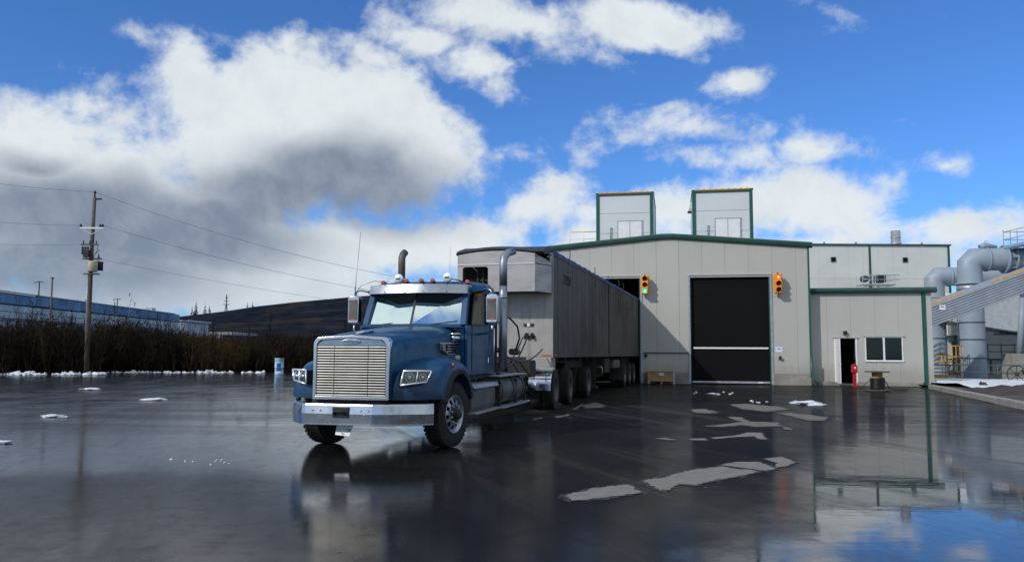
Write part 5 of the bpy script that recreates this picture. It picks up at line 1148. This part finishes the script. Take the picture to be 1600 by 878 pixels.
for i in range(6): MB().lathe([(0, 0), (.05, .02), (.03, .1), (.05, .2), (0, .22)], Matrix.Translation((-.6+i*.2, -.1, 7.24 if i % 2 else 8.13)) @ Z, 8).build('insulator', chassis, pp)
for i in range(7):
    a = Vector((random.uniform(-.6, .5), -.2, random.uniform(7.3, 8.3))); b = Vector((random.uniform(-.5, .6), -.25, random.uniform(6.3, 7.3)))
    tube('jumper_wire', cable, pp, [a, a.lerp(b, .3)+Vector((random.uniform(-.3, .3), 0, 0)), a.lerp(b, .7)+Vector((random.uniform(-.3, .3), 0, -.1)), b], .018, 5)
for i in range(3): box('fuse_switch', chassis, pp, -.62+i*.16, -.54+i*.16, -.25, -.14, 7.45, 7.95)
box('disconnect_box', chassis, pp, -.5, -.14, -.3, -.1, 7.28, 7.72, bevel=.02)
tube('ground_conduit', galv, pp, [(-.13, -.10, 0), (-.19, -.1, 4), (-.22, -.1, 6.2)], .022, 6)
def wire(lb, a, b, sag, r=.009):
    a = Vector(a); b = Vector(b); pts = []
    for i in range(25): t = i/24; p = a.lerp(b, t); p.z -= sag*4*t*(1-t); pts.append(p)
    tag(tube('power_line', cable, None, pts, r, 5), lb, 'wire', 'power lines on the pole')
wire('topmost power line running left from the head of the tall pole', (-26.4, 49.9, 11.45), (-52, 50, 16.6), 1.0)
wire('topmost power line running right from the head of the tall pole behind the truck', (-26.4, 49.9, 11.45), (10, 52, 4.6), 1.6)
wire('power line running left from the white cross-arm', (-27.1, 49.8, 9.3), (-52, 50, 14.0), 1.2)
wire('middle power line running right from the white cross-arm', (-25.7, 49.8, 9.3), (10, 50, 3.4), 1.2)
wire('lowest faint power line left of the transformer', (-27, 49.8, 8.1), (-52, 50, 10.5), .8, .006)
wire('lowest faint power line right of the transformer', (-25.9, 49.8, 7.2), (10, 48, 2.7), .7, .007)
sp2 = thing('wooden_post', 'thin dark wooden post rising from the thicket left of the power pole', 'post', (-34.6, 60, 0))
MB().tube([(0, 0, 0), (0, 0, 6.85)], [.075, .06], 10).build('shaft', pole, sp2); box('cap', chassis, sp2, -.1, .1, -.1, .1, 6.85, 6.92)
# blue and white drum
db_ = thing('marker_drum', 'small blue and white drum standing at the far edge of the lot', 'drum', (*groundpt(436, 584.6), 0))
MB().lathe([(0, 0), (.30, 0), (.30, .06), (.27, .07), (.29, .42), (.31, .43), (.29, .44), (.29, .98), (.31, 1.0), (.31, 1.04), (.27, 1.05), (0, 1.03)], Z, 24).build('shell', mat('pale blue drum paint', (.35, .55, .72), .5), db_)
pl = MB(); n = 8
pl.add([(.295*math.sin(R(-20+8*i)), -.295*math.cos(R(-20+8*i)), z) for z in (.18, .72) for i in range(n)], [(i, i+1, n+i+1, n+i) for i in range(n-1)], True); pl.build('blue_panel', mat('blue print', (.01, .08, .33), .5), db_)
box('warning_strip', white, db_, -.05, .18, -.32, -.30, .10, .2, bevel=.01); box('lid_handle', steelb, db_, -.02, .28, -.28, .1, 1.03, 1.07)

# industrial building
ib = thing('factory_building', 'long blue and white clad factory building behind the thicket on the left', 'building', (-77, 120, 0), 0)
def fpt(s): return (-.055*s, s)        # facade runs away along +Y
def fband(name, s0, s1, z0, z1, m, off=0.0, parent=None):
    x0, y0 = fpt(s0); x1, y1 = fpt(s1)
    return MB().add([(x0+off, y0, z0), (x1+off, y1, z0), (x1+off, y1, z1), (x0+off, y0, z1), (x0-.3, y0, z0), (x1-.3, y1, z0), (x1-.3, y1, z1), (x0-.3, y0, z1)],
        [(0, 1, 2, 3), (4, 5, 6, 7), (0, 1, 5, 4), (3, 2, 6, 7), (0, 3, 7, 4), (1, 2, 6, 5)]).build(name, m, parent or ib)
s = -50.0; k = 0
while s < 72:
    L = 5.0
    fband('cladding_panel', s, s+L-.12, 8.6-(.1 if k % 3 else 0), 10.2-(.25 if 8 < k < 12 else 0), indb, .25)
    fband('cladding_panel', s, s+L-.12, 7.35, 8.3, indw, .10)
    fband('cladding_panel', s, s+L-.12, 6.3, 7.25, indw, .3)
    s += L; k += 1
fband('wall', -50, 72, 0, 6.25, indw, -.1); fband('band', -50, 72, 8.32, 8.5, chassis, .05); fband('roof', -50, 72, 10.25, 10.4, galv, .4)
MB().add([(-3.5, -50, 0), (-30, -50, 0), (-30, 72, 0), (-5, 72, 0), (2.4, -50, 10.2), (-30, -50, 10.2), (-30, 72, 10.2), (-4.6, 72, 10.2)], [(0, 1, 5, 4), (1, 2, 6, 5), (2, 3, 7, 6), (4, 5, 6, 7)]).build('rear_block', indw, ib)
s = -48.0
while s < 68:
    for z0, z1 in ((4.95, 5.95), (3.7, 4.75)):
        fr = fband('window', s, s+1.9, z0, z1, chassis, .0); fband('pane', s+.12, s+1.78, z0+.1, z1-.1, indg, .06, fr)
    s += 2.3
for s_, z in ((30, 11.0), (-10, 10.9), (62, 11.2)): x, y = fpt(s_); box('roof_vent', indw, ib, x-3, x-1.5, y, y+2, 10.3, z)
lb_ = thing('lower_factory_block', 'lower pale block at the right end of the blue factory, below the hill', 'building', (-81, 196, 0))
box('body', indw, lb_, -8, 1.5, 0, 14, 0, 8.6); box('roof', galv, lb_, -8.2, 2.2, -.3, 14.2, 8.62, 9.0)
box('body', indw, lb_, -1, 3.0, 20, 40, 0, 5.8); box('roof', galv, lb_, -1, 6.2, 19.7, 40.2, 5.82, 6.6)
for i in range(5): f_ = box('window', chassis, lb_, -7.5+i*1.8, -6.3+i*1.8, -.05, -.004, 6.2, 8.0); box('pane', indg, f_, -7.4+i*1.8, -6.4+i*1.8, -.1, -.06, 6.35, 7.85)
# street lamps and scrap on factory roof line
def mast(x, y, z0, h, lb, grp='thin masts on the skyline'):
    t = thing('thin_mast', lb, 'mast', (x, y, z0), 0, grp); tube('shaft', chassis, t, [(0, 0, 0), (0, 0, h)], .09, 5); tube('arm', chassis, t, [(-.9, 0, h-.25), (0, 0, h), (.6, 0, h-.1)], .06, 5)
mast(-73.5, 124, 9.8, 2.3, 'thin bent mast on the factory roof at the far left'); mast(-79, 160, 10.2, 1.6, 'thin short mast on the factory roof right of the power pole')

# thicket: thousands of bare twigs in one mass
def edge(x):   # near edge of the thicket for a given pixel column
    return groundpt(x, 583.2 if x > 150 else 586)
hx = [(-260, 4.2), (0, 4.0), (120, 4.1), (200, 4.1), (262, 4.15), (290, 3.2), (330, 3.0), (400, 3.2), (440, 2.9), (500, 2.9), (620, 2.9), (760, 3.0), (860, 3.2)]
def hh(x):
    for (a, h), (b, k) in zip(hx, hx[1:]):
        if a <= x <= b: return h+(k-h)*(x-a)/(b-a)
    return 3
V = []; Fc = []; VA = V; FA = Fc; VB = []; FB = []
rnd = random.Random(3)
def twigq(p, q, wdt):
    d = (q-p); a = d.cross(Vector((rnd.uniform(-1, 1), rnd.uniform(-1, 1), .1))).normalized()*wdt
    o = len(V); V.extend([tuple(p-a), tuple(p+a), tuple(q)]); Fc.append((o, o+1, o+2))
for i in range(3400):
    px = rnd.uniform(-260, 860); gx, gy = edge(px); dep = rnd.random()**.7*9
    base = Vector((gx-dep*.45, gy+.4+dep, -.05)); H = hh(px)*rnd.uniform(.72, 1.0)*(1+.10*math.sin(px*.045)+.10*NZ.noise(Vector((px*.05, dep*.3, 2)))+.16*NZ.noise(Vector((px*.17, dep*.5, 7))))
    if rnd.random() < .06: H *= 1.2
    warm = math.exp(-((px-345)/62)**2)*.9+.05
    V, Fc = (VB, FB) if rnd.random() < warm else (VA, FA)
    for s_ in range(rnd.randint(2, 4)):
        lean = Vector((rnd.uniform(-.28, .28), rnd.uniform(-.2, .2), 1)); top = base+lean*H*rnd.uniform(.75, 1)
        twigq(base, top, .035)
        for b in range(11):
            f = rnd.uniform(.12, .98); p = base.lerp(top, f); L = H*rnd.uniform(.10, .30)*(1.15-f)
            q = p+Vector((rnd.uniform(-1, 1), rnd.uniform(-.8, .8), rnd.uniform(.5, 1.5))).normalized()*L
            twigq(p, q, .022)
            if rnd.random() < .8:
                p2 = p.lerp(q, .5); twigq(p2, p2+Vector((rnd.uniform(-1, 1), rnd.uniform(-.8, .8), rnd.uniform(.2, 1.3))).normalized()*L*.6, .016)
gold = mat('ochre willow twigs', (.048, .034, .015), .9, 0, .5, 1.2, dirt=(.03, .022, .012), dscale=.5, damt=.8, spec=.1)
me = bpy.data.meshes.new('willow_brush'); me.from_pydata(VB, [], FB); me.materials.append(gold)
wb = bpy.data.objects.new('willow_brush', me); COL.objects.link(wb); tag(wb, 'ochre-brown leafless willow brush mixed into the dark thicket, thickest left of the truck', 'brush', kind='stuff')
V, Fc = VA, FA
me = bpy.data.meshes.new('bare_thicket'); me.from_pydata(V, [], Fc); me.materials.append(twig)
th = bpy.data.objects.new('bare_thicket', me); COL.objects.link(th); tag(th, 'dense dark thicket of leafless brush along the far edge of the lot', 'thicket', kind='stuff')
# taller bare saplings standing out of the thicket
for i, (px, h) in enumerate([(426, 4.6), (88, 4.3), (235, 4.2), (330, 3.9), (552, 4.0), (20, 4.6)]):
    gx, gy = edge(px); t = thing('bare_sapling', ['slim leafless sapling, tallest in the thicket, above the drum', 'slim leafless sapling by the thin wooden post', 'leafless sapling below the right end of the factory', 'leafless sapling in the brownish middle of the thicket', 'leafless sapling in the thicket just left of the truck mirror', 'leafless sapling at the far left of the thicket'][i], 'tree', (gx-1.5, gy+4, 0), 0, 'bare saplings in the thicket')
    MB().tube([(0, 0, 0), (.05, 0, h*.5), (0, .05, h)], [.07, .04, .012], 6).build('trunk', twig, t)
    br_ = MB()
    for b in range(40):
        f = rnd.uniform(.3, .97); L = h*.28*(1.15-f); q = Vector((rnd.uniform(-1, 1), rnd.uniform(-1, 1), rnd.uniform(.4, 1.2))).normalized()*L
        br_.tube([(.03, 0, h*f), Vector((.03, 0, h*f))+q], [.016, .006], 4)
    br_.build('crown', twig, t)
# ragged snow bank at the thicket's foot
sb = MB()
for i in range(420):
    px = rnd.uniform(-60, 408)
    if rnd.random() < .25 and px > 120: continue
    q_ = NZ.noise(Vector((px*.045, 0, 4)))
    if q_ < -.12: continue
    gx, gy = edge(px); sz = rnd.uniform(.03, .08)*(1+1.8*max(0, q_))
    lump((gx+rnd.uniform(-.2, .2), gy+rnd.uniform(-.2, 1.1), .04), sz*rnd.uniform(1, 2.4), sz*.8, sz*rnd.uniform(.4, 1.5), snow, '', 2, .9, sb)
tag(sb.build('snow_bank', snow), 'ragged line of dirty snow lumps at the foot of the thicket', 'snow bank', kind='stuff')
# pale verge strip past the lot
# hills
def hill(name, x0, x1, prof, y0, y1, m, seed, n=(140, 26), h0=0):
    mb = MB(); vs = []
    for j in range(n[1]+1):
        v = j/n[1]
        for i in range(n[0]+1):
            x = x0+(x1-x0)*i/n[0]; y = y0+(y1-y0)*v; hgt = prof(x)*v**1.5
            hgt += (NZ.noise(Vector((x*.006, y*.006, seed)))*12+NZ.noise(Vector((x*.03, y*.03, seed)))*4+NZ.noise(Vector((x*.12, y*.1, seed)))*1.6)*min(1, v*2.2)*(.12 if v > .9 else .35)
            vs.append((x, y, hgt-1+h0))
    w_ = n[0]+1
    mb.add(vs, [(j*w_+i, j*w_+i+1, (j+1)*w_+i+1, (j+1)*w_+i) for j in range(n[1]) for i in range(n[0])], True)
    return struct(mb.build(name, m))
def hp(x):
    pts = [(-2600, 20), (-1500, 22), (-900, 32), (-700, 52), (-624, 66), (-530, 78), (-480, 86), (-400, 95), (-360, 99), (-290, 106), (0, 128), (300, 120), (900, 60), (2600, 40)]
    for (a, h), (b, k) in zip(pts, pts[1:]):
        if a <= x <= b: return h+(k-h)*(x-a)/(b-a)
    return 30
hill('wooded_hill', -2600, 2600, hp, 520, 1500, hillm, 5, (300, 40))
# conifers along the skyline, counted ones only
def conifer(x, y, z, h, lb):
    t = thing('conifer_tree', lb, 'tree', (x, y, z), 0, 'conifers on the skyline of the hill')
    MB().tube([(0, 0, 0), (0, 0, h)], [h*.03, .1], 5).build('trunk', hillm, t)
    c = MB()
    for k in range(60):
        f = rnd.uniform(.15, .98); r_ = h*.2*(1.02-f); an = rnd.uniform(0, 6.28); p = Vector((0, 0, h*f)); q = p+Vector((math.cos(an)*r_, math.sin(an)*r_, -r_*.35)); a = Vector((-math.sin(an), math.cos(an), 0))*r_*.35
        c.add([p, q-a, q+a, q+Vector((0, 0, -r_*.3))], [(0, 1, 2), (0, 1, 3), (0, 3, 2)])
    c.build('crown', hillm, t)
for i, (px, h, lb) in enumerate([(302, 16, 'dark conifer on the skyline just right of the factory'), (308, 25, 'tall dark conifer on the skyline right of the factory'), (322, 18, 'broad dark conifer between the tall conifer and the lattice mast'), (329, 14, 'low dark conifer left of the lattice mast'), (388, 9, 'small conifer on the ridge right of the lattice mast'), (396, 9, 'second small conifer on the ridge right of the lattice mast')]):
    x = (px-800)/F*1500*.997; conifer(x, 1490, hp(x)-8, h+8, lb)
x = (357-800)/F*1500
lm = thing('lattice_mast', 'dark lattice power mast on the ridge of the hill', 'mast', (x, 1488, hp(x)-6))
tube('shaft', hillm, lm, [(0, 0, 0), (0, 0, 34)], .9, 5)
for z, l in ((16, 6.5), (22, 5), (28, 3)): tube('cross_arm', hillm, lm, [(-l, 0, z), (l, 0, z)], .5, 5)
for s_ in (-1, 1): tube('stay', hillm, lm, [(s_*3.5, 0, 0), (0, 0, 20)], .4, 5)
# small pale buildings on the slope
for i, (px, py, wd, h, lb) in enumerate([(394, 518, 22, 2.6, 'low white building on the lower hill slope above the thicket'), (381, 512, 4, 2, 'tiny white hut above the low white building on the slope'), (424, 511, 5, 2, 'tiny white hut on the slope right of the low white building')]):
    d = skydir(px, py); YY = 955 if i == 0 else 1000; t_ = YY/d.y; t = thing('distant_building', lb, 'building', (d.x*t_, YY, 0), 0, 'small pale buildings on the slope')
    z = EYE+d.z*t_; box('wall', white, t, -wd/2, wd/2, 0, 8, z-h*1.2, z+h/2); box('roof', galv, t, -wd/2-.3, wd/2+.3, -.3, 8.3, z+h/2, z+h/2+.5)
# wooded flat ground between the thicket and the hill
V2 = []; F2 = []
for i in range(15000):
    y = rnd.uniform(75, 420); x = -y*rnd.uniform(.02, .66)
    if x < -66 and 60 < y < 245: continue
    h = rnd.uniform(2.5, 5.0)*(.8+y/900); w2 = rnd.uniform(.7, 1.8); an = rnd.uniform(0, 3.14)
    for k in range(7):
        c = Vector((x+rnd.uniform(-1, 1)*w2, y+rnd.uniform(-1, 1)*w2, 0)); s2 = Vector((rnd.uniform(-.13, .13), rnd.uniform(-.13, .13), 0)); hh2 = h*rnd.uniform(.6, 1)
        o = len(V2); V2.extend([tuple(c-s2), tuple(c+s2), tuple(c+Vector((rnd.uniform(-.6, .6), 0, hh2)))]); F2.append((o, o+1, o+2))
me = bpy.data.meshes.new('scrub_woodland'); me.from_pydata(V2, [], F2); me.materials.append(twig)
o = bpy.data.objects.new('scrub_woodland', me); COL.objects.link(o); tag(o, 'dark scrubby woodland spreading between the thicket and the hill', 'woodland', kind='stuff')
